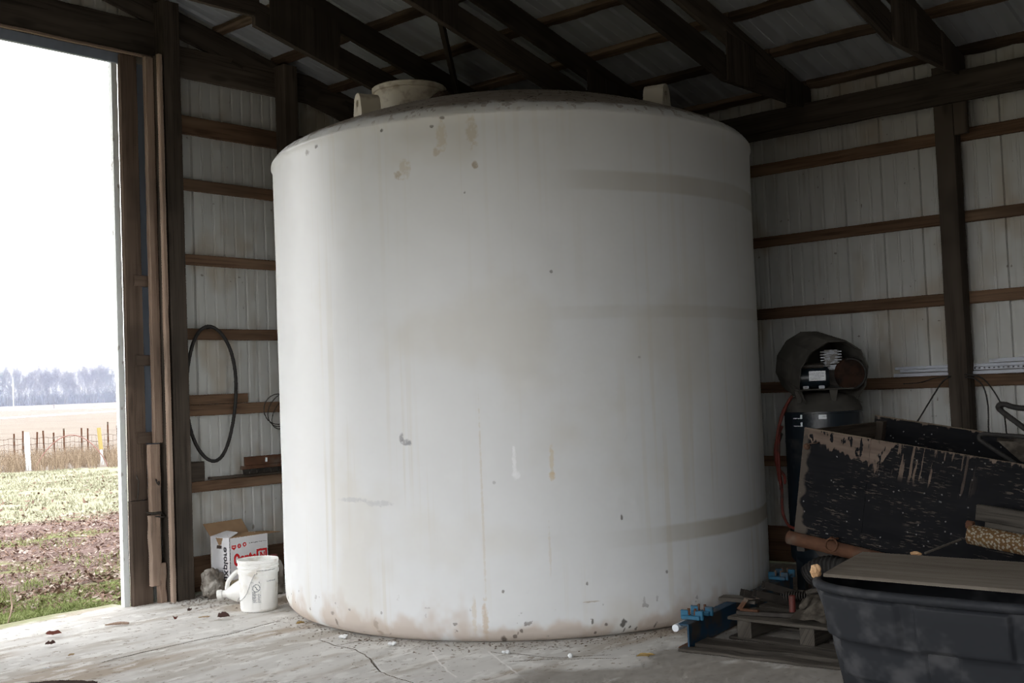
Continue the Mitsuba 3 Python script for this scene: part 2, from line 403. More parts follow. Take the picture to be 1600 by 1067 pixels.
bsdf('lawn_turf', lawn_fn, rough=1.0, spec=0.0)
bsdf('field_stubble', lambda p, n, uv: mix(C(0.115, 0.098, 0.084), C(0.18, 0.157, 0.135), fbm(p.x * 1.4 + p.y * 0.6, p.y * 0.25, 3, 5)), rough=1.0, spec=0.0)
bsdf('road_gravel', rgb=(0.46, 0.45, 0.44), rough=1.0, spec=0.0)
bsdf('bark', lambda p, n, uv: mix(C(0.085, 0.08, 0.085), C(0.15, 0.14, 0.145), fbm(p.x, p.y, p.z, 2)), rough=1.0, spec=0.0)
bsdf('grass_blade', lambda p, n, uv: mix(C(0.13, 0.17, 0.05), C(0.31, 0.34, 0.15), fbm(p.x * 30, p.y * 30, 1, 2)), rough=0.8, spec=0.1)
bsdf('grass_dry', lambda p, n, uv: mix(C(0.17, 0.165, 0.11), C(0.28, 0.27, 0.195), fbm(p.x * 20, p.y * 20, 1, 2)), rough=0.9, spec=0.1)
bsdf('weed_dry', lambda p, n, uv: mix(C(0.13, 0.095, 0.07), C(0.36, 0.28, 0.2), fbm(p.x * 14, p.y * 14, 1, 2)), rough=1.0, spec=0.0)
bsdf('leaf_brown', lambda p, n, uv: mix(mix(C(0.10, 0.06, 0.045), C(0.22, 0.145, 0.11), cell_rand(p.x * 14, p.y * 14)), C(0.40, 0.34, 0.29), dr.select(cell_rand(p.x * 17 + 5, p.y * 17) > 0.78, 0.9, 0.0)), rough=0.8, spec=0.2)
bsdf('dirt', lambda p, n, uv: mix(C(0.06, 0.045, 0.035), C(0.17, 0.13, 0.1), fbm(p.x * 30, p.y * 30, p.z * 30, 3)), rough=1.0, spec=0.0)
bsdf('dirt_dark', lambda p, n, uv: mix(C(0.018, 0.014, 0.012), C(0.09, 0.065, 0.055), fbm(p.x * 24, p.y * 24, p.z * 24, 4)), rough=1.0, spec=0.0)
bsdf('white_plastic', lambda p, n, uv: mix(C(0.76, 0.76, 0.73), C(0.5, 0.46, 0.38), 0.6 * smoothstep(0.56, 0.75, fbm(p.x * 11, p.y * 11, p.z * 11, 4))), rough=0.35, spec=0.5)
bsdf('white_dusty', lambda p, n, uv: mix(C(0.34, 0.32, 0.285), C(0.13, 0.11, 0.09), smoothstep(0.32, 0.6, fbm(p.x * 9, p.y * 9, p.z * 9, 4))), rough=0.6)
bsdf('wire_steel', rgb=(0.3, 0.3, 0.3), rough=0.35, metal=0.8)
bsdf('box_print', lambda p, n, uv: mix(mix(C(0.66, 0.66, 0.68), C(0.58, 0.57, 0.57), fbm(p.x * 8, p.y * 8, p.z * 8, 3)), C(0.36, 0.29, 0.2), smoothstep(0.14, 0.125, p.z + 0.03 * (fbm(p.x * 14, p.y * 14, p.z * 5, 3) - 0.5))), rough=0.7)
bsdf('cardboard', lambda p, n, uv: mix(C(0.235, 0.15, 0.085), C(0.31, 0.205, 0.125), fbm(p.x * 15, p.y * 15, p.z * 15, 3)), rough=0.9, spec=0.1)
bsdf('ink_red', rgb=(0.50, 0.018, 0.022), rough=0.6)
bsdf('ink_black', rgb=(0.018, 0.018, 0.02), rough=0.6)
bsdf('ink_grey', rgb=(0.2, 0.21, 0.22), rough=0.6)
bsdf('rubber_black', lambda p, n, uv: mix(C(0.012, 0.012, 0.012), C(0.036, 0.033, 0.030), fbm(p.x * 16, p.y * 16, p.z * 16, 3)), rough=0.7, spec=0.3)
bsdf('rust', lambda p, n, uv: mix(mix(C(0.055, 0.026, 0.016), C(0.13, 0.060, 0.032), fbm(p.x * 25, p.y * 25, p.z * 25, 4)), C(0.12, 0.095, 0.075), smoothstep(0.5, 0.7, fbm(p.x * 8, p.y * 8, p.z * 8, 3))), rough=0.85, metal=0.1)
bsdf('iron_dark', lambda p, n, uv: mix(C(0.018, 0.016, 0.015), C(0.058, 0.050, 0.042), fbm(p.x * 20, p.y * 20, p.z * 20, 3)), rough=0.6, metal=0.4)


def dusty(name, paint, dust, lo=0.45, hi=0.7, fr=9.0, rough=0.5, **kw):
    return bsdf(name, lambda p, n, uv: mix(C(*paint), C(*dust), smoothstep(lo, hi, fbm(p.x * fr, p.y * fr, p.z * fr, 4))), rough=rough, **kw)


dusty('blue_paint', (0.010, 0.042, 0.080), (0.052, 0.046, 0.040), 0.42, 0.66, 9)
dusty('blue_bright', (0.022, 0.115, 0.20), (0.05, 0.06, 0.07), 0.46, 0.75, 14)
dusty('compressor_paint', (0.009, 0.015, 0.021), (0.03, 0.031, 0.031), 0.55, 0.8, 7, rough=0.35, spec=0.5)
dusty('compressor_dust', (0.048, 0.046, 0.040), (0.078, 0.074, 0.064), 0.35, 0.7, 8, rough=0.9)
dusty('cast_alloy', (0.15, 0.16, 0.175), (0.07, 0.066, 0.06), 0.4, 0.65, 30, rough=0.4, metal=0.6)
dusty('hose_red', (0.16, 0.032, 0.024), (0.085, 0.04, 0.03), 0.5, 0.75, 15)
dusty('trough_rubber', (0.019, 0.021, 0.025), (0.055, 0.056, 0.060), 0.46, 0.8, 9, rough=0.65, spec=0.2)
dusty('cloth_grey', (0.036, 0.030, 0.023), (0.095, 0.083, 0.068), 0.4, 0.65, 14, rough=1.0)
dusty('orange_plastic', (0.22, 0.075, 0.022), (0.11, 0.055, 0.03), 0.5, 0.75, 14)
dusty('red_paint', (0.11, 0.026, 0.022), (0.06, 0.036, 0.03), 0.5, 0.75, 20)
dusty('white_metal', (0.50, 0.53, 0.60), (0.33, 0.34, 0.37), 0.55, 0.8, 9, rough=0.4)
dusty('label_plate', (0.70, 0.74, 0.78), (0.45, 0.46, 0.48), 0.55, 0.75, 40, rough=0.4)
dusty('flywheel_rust', (0.045, 0.022, 0.014), (0.018, 0.013, 0.011), 0.4, 0.7, 14)
bsdf('speckle_tube', lambda p, n, uv: mix(mix(C(0.075, 0.036, 0.016), C(0.13, 0.075, 0.027), fbm(p.x * 30, p.y * 30, p.z * 30, 2)), C(0.24, 0.215, 0.165), dr.select(voronoi(p.y * 62, p.z * 62 + p.x * 30)[0] < 0.36, 0.9, 0.0)), rough=0.8)


def worn_black_fn(p, n, uv):
    """Black painted plywood; uv: u from the left end of the panel, v down from its top edge, metres."""
    u, v = uv[0], uv[1]
    c = mix(C(0.005, 0.0055, 0.007), C(0.012, 0.012, 0.0135), fbm(u * 3, v * 26, 4, 3))
    fleck = fbm(u * 26, v * 170, 2, 3)
    c = mix(c, C(0.075, 0.062, 0.052), 0.8 * smoothstep(0.64, 0.76, fleck) * smoothstep(0.4, 0.6, fbm(u * 4, v * 6, 8, 3)))
    dots = voronoi(u * 19, v * 19)
    c = mix(c, C(0.16, 0.155, 0.15), dr.select(dots[2] > 0.8, 0.8, 0.0) * smoothstep(0.11, 0.05, dots[0]))
    scrape = fbm(u * 46 + v * 5, v * 5, 6, 3)
    wear = v - (0.055 + 0.235 * u) * (1 - smoothstep(0.44, 0.60, u)) + 0.085 * (scrape - 0.5)
    long = smoothstep(0.62, 0.68, fbm(u * 70 + v * 6, v * 6.0, 16, 3)) * smoothstep(0.15 + 0.12 * u, 0.10 + 0.10 * u, v) * smoothstep(0.40, 0.5, u) * (1 - smoothstep(0.85, 1.05, u))
    bare = mix(C(0.085, 0.062, 0.050), C(0.165, 0.128, 0.105), fbm(u * 8, v * 50, 3, 3))
    c = mix(c, bare, dr.maximum(smoothstep(0.006, -0.004, wear) * smoothstep(0.70, 0.60, fbm(u * 50, v * 22, 3, 3)), 0.9 * long))
    sidew = u - 0.035 + 0.09 * (fbm(u * 5, v * 16, 9, 3) - 0.5) - 0.03 * smoothstep(0.45, 0.6, v)
    c = mix(c, C(0.09, 0.075, 0.062), 0.75 * smoothstep(0.012, -0.01, sidew))
    return mix(c, C(0.15, 0.118, 0.088), smoothstep(0.008, 0.003, v))


bsdf('worn_black', worn_black_fn, rough=0.75, spec=0.08)


# ================================================================== THE BARN
RG = -4.70                                                            # the ridge
XF = 2 * RG
ZB = lambda x: 3.852 - 0.246 * (x if x > RG else XF - x)      # underside of the purlins (top of the trusses)
ZR = lambda x: ZB(x) + 0.046                                          # roof metal
X_FAR, Y_FAR = XF, -14.0
DOOR0, DOOR1, DOORTOP = -5.80, -3.96, 4.17

# ---- concrete floor with a rough apron at the door
gx = np.concatenate([np.linspace(XF, -6.6, 24, endpoint=False), np.linspace(-6.6, -2.2, 150), np.linspace(-2.1, 0.03, 20)])
gy = np.concatenate([np.linspace(-14, -6.2, 24, endpoint=False), np.linspace(-6.2, 0.03, 210)])
X, Y = np.meshgrid(gx, gy)
P3 = np.stack([X, Y, 0 * X], -1)
Z = 0.012 * (meshkit.fbm(P3 * [0.9, 2.6, 1], 4, 2) - 0.5) - 0.001 + 0.006 * (meshkit.fbm(P3 * [5, 9, 1], 3, 5) - 0.5)


def grid(X, Y, Z):
    h, w = X.shape
    i = np.arange(h * w).reshape(h, w)
    A, B, Cc, D = i[:-1, :-1].ravel(), i[:-1, 1:].ravel(), i[1:, 1:].ravel(), i[1:, :-1].ravel()
    return np.stack([X, Y, Z], -1).reshape(-1, 3), np.vstack([np.stack([A, B, Cc], 1), np.stack([A, Cc, D], 1)])


T('floor', 'rough cracked grey concrete floor of the barn', 'floor', kind='structure')
put('floor', grid(X, Y, Z), 'concrete', smooth=True)
ax = np.linspace(DOOR0 + 0.02, DOOR1 - 0.01, 160)
ay = np.linspace(0.03, 0.36, 16)
AX, AY = np.meshgrid(ax, ay)
edge = 0.10 * (meshkit.fbm(np.stack([AX * 2.2, 0 * AX, 0 * AX], -1), 3, 4) - 0.5)
AYw = AY + edge * (AY - 0.03) / 0.33
AP = np.stack([AX, AYw, 0 * AX], -1)
AZ = 0.012 * (meshkit.fbm(AP * [0.9, 2.6, 1], 4, 2) - 0.5) - 0.001 + 0.006 * (meshkit.fbm(AP * [5, 9, 1], 3, 5) - 0.5) - 0.16 * np.clip((AY - 0.29) / 0.07, 0, 1) ** 2
put('apron', grid(AX, AYw, AZ), 'concrete', 'floor', smooth=True)

# ---- siding panels: a sheet 0.915 m wide with a rib every 0.305 m, seen from inside as grooves
RIB = [(0.0, 0.0), (0.075, 0.0), (0.082, 0.004), (0.094, 0.004), (0.101, 0.0), (0.172, 0.0), (0.179, 0.004), (0.191, 0.004), (0.198, 0.0), (0.268, 0.0), (0.275, 0.022), (0.297, 0.022), (0.305, 0.0)]


ROOF_RIB = [(0.0, 0.0), (0.088, 0.0), (0.094, 0.003), (0.100, 0.0), (0.168, 0.0), (0.174, 0.003), (0.180, 0.0), (0.254, 0.0), (0.268, 0.022), (0.291, 0.022), (0.305, 0.0)]


def rib_profile(a0, a1, first, RIB=RIB):
    """(position, depth) along a wall from a0 to a1; a rib sits just before first + k*0.305."""
    pts, k = [], math.floor((a0 - first) / 0.305) - 1
    while first + k * 0.305 < a1 + 0.31:
        for u, d in RIB[:-1]:
            q = first + k * 0.305 + u
            if a0 < q < a1:
                pts.append((q, d))
        k += 1
    dep = lambda q: np.interp((q - first) % 0.305, [u for u, _ in RIB], [d for _, d in RIB])
    return [(a0, float(dep(a0)))] + pts + [(a1, float(dep(a1)))]


def sheet(prof, place, lo, hi):
    """Ribbed sheet: place(a, depth, t) -> point; t runs from lo(a) to hi(a)."""
    V, F = [], []
    for a, d in prof:
        V += [place(a, d, lo(a)), place(a, d, hi(a))]
    for i in range(len(prof) - 1):
        F += [[2 * i, 2 * i + 2, 2 * i + 3], [2 * i, 2 * i + 3, 2 * i + 1]]
    return np.array(V), np.array(F)


def wall_sheets(parent, a0, a1, first, place, lo, hi, mat='siding_metal'):
    cuts = [a0] + [c for c in np.arange(first + 0.915 * math.ceil((a0 - first) / 0.915), a1, 0.915) if a0 + 0.05 < c < a1 - 0.05] + [a1]
    for i, (b0, b1) in enumerate(zip(cuts[:-1], cuts[1:])):
        lift = 0.0012 * (i % 2)
        put('siding_panel', sheet(rib_profile(b0 - (0.012 if i else 0), b1, first), lambda a, d, t: place(a, d + lift, t), lo, hi), mat, parent)


wb = T('wall_back', 'gable wall of ribbed pale metal siding with brown girts beside the door', 'wall', kind='structure')
wr = T('wall_right', 'long side wall of ribbed pale metal siding with girts and a header beam', 'wall', kind='structure')
wl = T('wall_left', 'far side wall of the barn behind the camera', 'wall', kind='structure')
wf = T('wall_front', 'closed gable wall of the barn behind the camera', 'wall', kind='structure')
gable = lambda a, d, t: (a, 0.04 + d, t)
top = lambda a: ZR(a) + 0.01
wall_sheets(wb, DOOR1 + 0.02, 0.06, -3.34 + 0.045, gable, lambda a: -0.05, top)
wall_sheets(wb, DOOR0, DOOR1 + 0.02, -3.34 + 0.045, gable, lambda a: DOORTOP + 0.03, top)
wall_sheets(wb, X_FAR, DOOR0, -3.34 + 0.045, gable, lambda a: -0.05, top)
wall_sheets(wr, Y_FAR, 0.06, -3.391 - 0.02, lambda a, d, t: (0.04 + d, a, t), lambda a: -0.05, lambda a: ZR(0.06) + 0.012)
SIDE0, SIDE1, SIDETOP = -9.5, -1.0, 3.40                              # the wide open bay in the far side wall, where the camera stands
for a_, b_, lo_ in ((Y_FAR, SIDE0, -0.05), (SIDE1, 0.06, -0.05), (SIDE0, SIDE1, SIDETOP)):
    wall_sheets(wl, a_, b_, -3.391, lambda a, d, t: (X_FAR - 0.04 - d, a, t), lambda a: lo_, lambda a: ZR(0.06) + 0.012)
wall_sheets(wf, X_FAR, 0.06, -3.34, lambda a, d, t: (a, Y_FAR - 0.04 - d, t), lambda a: -0.05, top)

# ---- posts
PB = [(-3.645, -3.50), (-2.475, -2.335), (-1.2, -1.06)]
for x0, x1 in PB:
    put('post', box(x0, x1, -0.14, -0.001, -0.02, ZB(x1) - 0.01, wob=0.003, seg=14), 'wood_post', wb, grain=(0, 0, 1))
put('post', box(DOOR0 - 0.46, DOOR0 - 0.32, -0.14, -0.001, -0.02, ZB(DOOR0) - 0.01), 'wood_post', wb, grain=(0, 0, 1))
PR = [-0.02, -2.42, -4.905, -7.38, -9.86, -12.3]
for y in PR:
    put('post', box(-0.14, -0.001, y - 0.07, y + 0.07, -0.02, 3.83 if y != -4.905 else 3.79, wob=0.003, seg=14), 'wood_post', wr, grain=(0, 0, 1))
put('splice_block', box(-0.139, -0.10, -5.075, -4.977, 3.27, 3.70), 'wood_post', wr, grain=(0, 0, 1))

# ---- girts (laid between siding and posts)
GZ = [(0.805, 0.89), (1.415, 1.505), (2.03, 2.12), (2.635, 2.72), (3.24, 3.335)]
for i, (z0, z1) in enumerate(GZ):
    put('girt', box(-3.644, 0.0, 0.0, 0.037, z0, z1, wob=0.002, seg=24), 'wood_girt', wb, grain=(1, 0, 0))
    put('girt', box(0.0, 0.037, -14.0, -4.905, z0, z1, wob=0.002, seg=50), 'wood_girt', wr, grain=(0, 1, 0))
    put('girt', box(0.0, 0.037, -4.904, 0.0, z0, z1, wob=0.002, seg=24), 'wood_girt', wr, grain=(0, 1, 0))
put('girt', box(-3.644, 0.0, 0.0, 0.037, 3.70, 3.85, wob=0.002, seg=24), 'wood_girt', wb, grain=(1, 0, 0))
put('skirt_plank', box(-3.50, 0.0, 0.0, 0.037, 0.02, 0.295, wob=0.002, seg=20), 'wood_girt', wb, grain=(1, 0, 0))
put('skirt_plank', box(0.0, 0.037, -14.0, 0.0, 0.02, 0.31, wob=0.002, seg=40), 'wood_girt', wr, grain=(0, 1, 0))
put('girt_scab', box(-3.499, -2.85, -0.0005, 0.036, 1.508, 1.585, wob=0.002, seg=8), 'wood_girt', wb, grain=(1, 0, 0), label='short board laid on the girt')
put('girt_block', box(-3.499, -3.29, -0.0005, 0.036, 0.893, 1.05, wob=0.002, seg=4), 'wood_post', wb, grain=(1, 0, 0), label='short dark block at the post')
put('girt_ledge', box(-3.24, -2.35, -0.03, 0.034, 0.893, 0.915, wob=0.005, seg=10), 'wood_post', wb, grain=(1, 0, 0), label='dusty thin strip lying on the lowest girt')

# ---- header boards, rafters and the beam along the eave
put('header_board', box(-3.499, -1.07, -0.002, 0.036, 4.16, 4.412, wob=0.003, seg=20), 'wood_roof', wb, grain=(1, 0, 0))
put('header_board', box(DOOR0 - 0.3, -3.62, -0.004, 0.036, 4.257, 4.546, wob=0.003, seg=30), 'wood_roof', wb, grain=(1, 0, 0))
put('header_lip', box(DOOR0 - 0.3, -3.66, -0.030, -0.005, 4.245, 4.268, wob=0.004, seg=30), 'wood_tan', wb, grain=(1, 0, 0))
for xa, xb in ((RG, 0.0), (RG, XF)):
    d = np.array([xb - xa, 0, ZB(xb) - ZB(xa)]); off = np.array([0, 0.017, -0.105])
    put('rafter', plank(np.array([xa, 0, ZB(xa)]) + off, np.array([xb, 0, ZB(xb)]) + off, 0.036, 0.205, seg=30, wob=0.004), 'wood_roof', wb, grain=d)
put('header_beam', box(-0.18, -0.141, -7.4, -0.02, 3.50, 3.725, wob=0.006, seg=60), 'wood_roof', wr, grain=(0, 1, 0))
put('header_beam', box(-0.18, -0.141, -14.0, -7.41, 3.50, 3.725, wob=0.004, seg=30), 'wood_roof', wr, grain=(0, 1, 0))

# ---- the door opening
d1 = T('door_1', 'tall open barn doorway with weathered wooden jamb', 'doorway', kind='structure')
put('jamb_board', box(-3.946, -3.802, 0.0, 0.037, 0.795, 4.245, wob=0.003, seg=30), 'wood_jamb', d1, grain=(0, 0, 1))
put('jamb_plate', box(-3.950, -3.782, -0.014, 0.036, -0.01, 0.79, wob=0.003, seg=8), 'wood_jamb', d1, grain=(0, 0, 1))
for za, zb in ((1.225, 1.31), (1.825, 1.906), (2.44, 2.525)):
    put('jamb_block', box(-3.876, -3.735, -0.016, 0.03, za, zb, long=0), 'wood_jamb', d1, grain=(1, 0, 0))
put('corner_trim', join([box(-4.000, -3.952, 0.036, 0.050, -0.03, DOORTOP + 0.03, ch=0.002), box(-4.000, -3.990, 0.050, 0.085, -0.03, DOORTOP + 0.03, ch=0.002)]), 'trim_white', d1)
put('inner_flashing', box(-3.83, -3.665, 0.03, 0.0385, 0.79, 4.2, ch=0.001), 'trim_blue', d1)
put('head_trim', box(DOOR0, -3.80, 0.028, 0.062, 4.176, 4.256, ch=0.003), 'trim_blue', d1)
put('stop_board', box(-3.768, -3.690, -0.062, -0.02, 1.225, 4.245, wob=0.003, seg=30, ch=0.008), 'wood_tan', d1, grain=(0, 0, 1))
put('stop_board', box(-3.818, -3.722, -0.072, -0.022, 0.70, 1.215, wob=0.005, seg=10, ch=0.010), 'wood_tan', d1, grain=(0, 0, 1))
put('stop_board', box(-3.828, -3.732, -0.072, -0.022, 0.135, 0.672, wob=0.007, seg=10, ch=0.012), 'wood_tan', d1, grain=(0, 0, 1))
put('stop_stub', box(-3.765, -3.690, -0.074, -0.018, -0.005, 0.30, wob=0.010, seg=8, ch=0.016), 'wood_tan', d1, grain=(0, 0, 1))
put('edge_strip', box(-3.700, -3.664, -0.148, -0.108, -0.005, 4.26, wob=0.004, seg=40, ch=0.006), 'wood_tan', d1, grain=(0, 0, 1))
put('back_board', box(-3.690, -3.648, -0.107, -0.002, -0.005, 4.26, wob=0.002, seg=20), 'wood_post', d1, grain=(0, 0, 1))
put('hook', tube([(-3.90, -0.012, 0.985), (-3.905, -0.03, 0.965), (-3.897, -0.035, 0.945), (-3.89, -0.02, 0.93), (-3.893, -0.018, 0.86), (-3.902, -0.016, 0.80)], 0.005, 6, sub=4), 'iron_dark', d1)
put('hook', tube([(-3.775, -0.078, 0.945), (-3.785, -0.10, 0.93), (-3.765, -0.10, 0.905), (-3.755, -0.085, 0.93)], 0.006, 6, sub=4), 'iron_dark', d1)
put('tie_wire', tube([(-3.84, -0.03, 0.70), (-3.80, -0.078, 0.685), (-3.74, -0.08, 0.69), (-3.70, -0.05, 0.675), (-3.72, -0.09, 0.655), (-3.79, -0.082, 0.665)], 0.006, 5, sub=5), 'iron_dark', d1)
put('far_jamb', box(DOOR0 - 0.02, DOOR0 + 0.12, 0.0, 0.037, -0.01, 4.245), 'wood_jamb', d1, grain=(0, 0, 1))

# ---- roof: purlins across the trusses, ribbed sheets on top
cl = T('ceiling', 'underside of the ribbed metal roof on dark purlins', 'roof', kind='structure')
DX = 0.6096 / math.hypot(1, 0.246)
for side in (0, 1):
    for k in range(11):
        x = -0.075 - DX * k
        if x < RG + 0.08:
            break
        xx = x if side == 0 else XF - x
        sl = -0.246 if side == 0 else 0.246
        up = np.array([-sl, 0, 1]); up = up / np.linalg.norm(up)
        for ya, yb in ((-14.0, -7.62), (-7.61, -3.82), (-3.81, 0.05)):
            c = np.array([xx, 0, ZB(xx)]) + up * 0.023
            put('purlin', plank(c + [0, ya, 0], c + [0, yb, 0], 0.092, 0.044, up, seg=max(6, int((yb - ya) * (14 if side == 0 and k < 6 else 3))), wob=0.008 if side == 0 else 0.0, seed=k * 5 + ya), 'wood_purlin', cl, grain=(0, 1, 0))
for side in (0, 1):
    e0, e1 = (RG, 0.34) if side == 0 else (RG, XF - 0.34)
    a0 = -14.3
    cuts = list(np.arange(a0, 0.0, 0.915)) + [0.42]
    first = -2.775 - 0.283 + 0.305 * 20
    cuts = [a0] + list(np.arange(-2.775 - 0.915 * 12 + 0.011, 0.3, 0.915)) + [0.42]
    for i, (b0, b1) in enumerate(zip(cuts[:-1], cuts[1:])):
        zr = lambda x: 3.852 + 0.0475 / 1.0 - 0.246 * (x if side == 0 else XF - x)
        put('roof_panel', sheet(rib_profile(b0 - 0.012, b1, -2.775 - 0.283, ROOF_RIB), lambda a, d, t: (t, a, zr(t) + d + 0.0015 * (i % 2)), lambda a: e0, lambda a: e1), 'roof_metal', cl)
put('ridge_cap', join([plank((RG - 0.12, -14.3, ZR(RG - 0.12) + 0.04), (RG - 0.12, 0.42, ZR(RG - 0.12) + 0.04), 0.30, 0.004, (-0.246, 0, 1)), plank((RG + 0.12, -14.3, ZR(RG + 0.12) + 0.04), (RG + 0.12, 0.42, ZR(RG + 0.12) + 0.04), 0.30, 0.004, (0.246, 0, 1))]), 'roof_metal', cl)

# ---- trusses
BC = lambda x: 3.33 - 0.25 * x
TRUSS = [(-1.268, 'dark timber roof truss nearest the gable wall, with a large plywood gusset'), (-2.542, 'dark timber roof truss passing just over the white tank dome'),
         (-3.807, 'dark timber roof truss landing on the header beam between the tank and the post'), (-5.037, 'dark timber roof truss landing on the header beam above the wooden post'), (-6.28, 'dark timber roof truss beyond the one above the wooden post')]
for i, (y, lab) in enumerate(TRUSS):
    t = thing('roof_truss', lab, 'roof truss')
    y0, y1 = y, y + 0.039
    for m in (0, 1):
        fx = (lambda pts: pts) if m == 0 else (lambda pts: [(XF - a, b) for a, b in pts][::-1])
        tc = [(-0.04, ZB(-0.04) - 0.002), (RG + 0.001, ZB(RG + 0.001) - 0.002), (RG + 0.001, ZB(RG + 0.001) - 0.19), (-0.30, ZB(-0.30) - 0.19), (-0.04, 3.735)]
        put('top_chord', prism(fx(tc), y0, y1, 'y'), 'wood_roof', t, grain=(1, 0, -0.246 if m == 0 else 0.246))
        lc = [(-1.36, 3.70), (-1.36, 3.90), (-3.60, BC(-3.60) + 0.19), (-3.60, BC(-3.60))]
        put('bottom_chord', prism(fx(lc), y0, y1, 'y'), 'wood_roof', t, grain=(1, 0, -0.25 if m == 0 else 0.25))
        hl = [(-0.31, 3.70), (-0.31, 3.89), (-1.355, 3.89), (-1.355, 3.70)]
        put('heel_chord', prism(fx(hl), y0, y1, 'y'), 'wood_roof', t, grain=(1, 0, 0))
        hg = [(-0.04, 3.70), (-0.04, ZB(-0.04) - 0.01), (-0.475, ZB(-0.475) - 0.01), (-0.455, 3.685)]
        put('gusset', prism(fx(hg), y0 - 0.013, y0 - 0.0005, 'y'), 'wood_roof', t, grain=(0, 0, 1))
        kg = [(-0.93, 3.712), (-0.93, 4.00), (-1.345, 4.06), (-1.345, 3.70), (-1.20, 3.69)]
        put('gusset', prism(fx(kg), y0 - 0.013, y0 - 0.0005, 'y'), 'wood_roof', t, grain=(0, 0, 1))
        mg = [(-2.84, BC(-2.84) + 0.005), (-2.80, ZB(-2.80) - 0.12), (-3.47, ZB(-3.47) - 0.14), (-3.475, BC(-3.475) + 0.005)]
        put('gusset', prism(fx(mg), y0 - 0.013, y0 - 0.0005, 'y'), 'wood_roof', t, grain=(0, 0, 1))
        put('web', plank(*[np.array([a, y0 + 0.02, b]) for a, b in fx([(-3.6, BC(-3.6) + 0.20), (RG + 0.4, ZB(RG + 0.4) - 0.19)])], 0.036, 0.09), 'wood_roof', t, grain=(1, 0, 0.3))
    mid = [(-3.56, 4.30), (-3.56, 4.485), (XF + 3.56, 4.485), (XF + 3.56, 4.30)]
    put('middle_chord', prism(mid, y0, y1, 'y'), 'wood_roof', t, grain=(1, 0, 0))
put('brace', plank((-1.50, -1.255, 4.13), (-2.98, -2.47, 4.34), 0.036, 0.105, (0, 0, 1)), 'wood_roof', cl, grain=(-1.5, -1.2, 0.2), label='single board bracing two trusses above the tank')
for y in (-3.807, -1.268, -2.542, -6.28):
    put('truss_block', box(-0.139, -0.042, y + 0.041, y + 0.16, 3.727, 3.84), 'wood_post', wr, grain=(0, 0, 1))


# ================================================================== OUTDOORS
def gz(D):
    return np.interp(D, [0, 42, 150, 500, 1200], [-0.10, -0.10, 0.53, 2.72, 6.0])


def polar(az0, az1, na, radii, noise_amp, seed):
    az = np.radians(np.linspace(az0, az1, na))
    A, R = np.meshgrid(az, radii)
    X, Y = CAM[0] + R * np.cos(A), CAM[1] + R * np.sin(A)
    Z = gz(R) + noise_amp * (meshkit.fbm(np.stack([X * 1.5, Y * 1.5, 0 * X], -1), 4, seed) - 0.5)
    return grid(X, Y, Z)


def at_az(az, D, z=None):
    a = math.radians(az)
    return np.array([CAM[0] + D * math.cos(a), CAM[1] + D * math.sin(a), float(gz(D)) if z is None else z])


R1 = np.concatenate([np.linspace(7.0, 14, 60), np.linspace(14.3, 32.0, 60)])
T('lawn', 'winter lawn with brown leaf litter outside the barn door', 'lawn', kind='structure')
put('lawn', polar(20, 150, 260, R1, 0.08, 3), 'lawn_turf', smooth=True)
T('field', 'pale stubble field stretching to the far woods', 'field', kind='structure')
put('field', polar(0, 180, 260, np.concatenate([np.linspace(32.0, 60, 20), np.geomspace(63, 1200, 30)]), 0.05, 6), 'field_stubble', smooth=True)
for k, (a, b, w) in enumerate((((65.5, 143), (60.0, 172), 4.0), ((65.5, 270), (60.0, 222), 4.5))):
    p, q = at_az(*a), at_az(*b)
    d = (q - p) / np.linalg.norm(q - p)
    s = np.array([-d[1], d[0], 0])
    ts = np.linspace(-90, np.linalg.norm(q - p) + 90, 60)
    V = []
    for t_ in ts:
        for sg_, dz in ((-0.7, -0.6), (-0.5, 0.10), (0.5, 0.10), (0.7, -0.6)):
            c = p + d * t_ + s * w * sg_
            V.append([c[0], c[1], float(gz(math.hypot(c[0] - CAM[0], c[1] - CAM[1]))) + dz])
    F = [[4 * i + k, 4 * i + k + 1, 4 * i + k + 5] for i in range(59) for k in range(3)] + [[4 * i + k, 4 * i + k + 5, 4 * i + k + 4] for i in range(59) for k in range(3)]
    key = thing('road', ['nearer pale gravel road crossing the field', 'farther pale track below the woods'][k], 'road', kind='structure')
    put('=' + key, (np.array(V), np.array(F)), 'road_gravel')


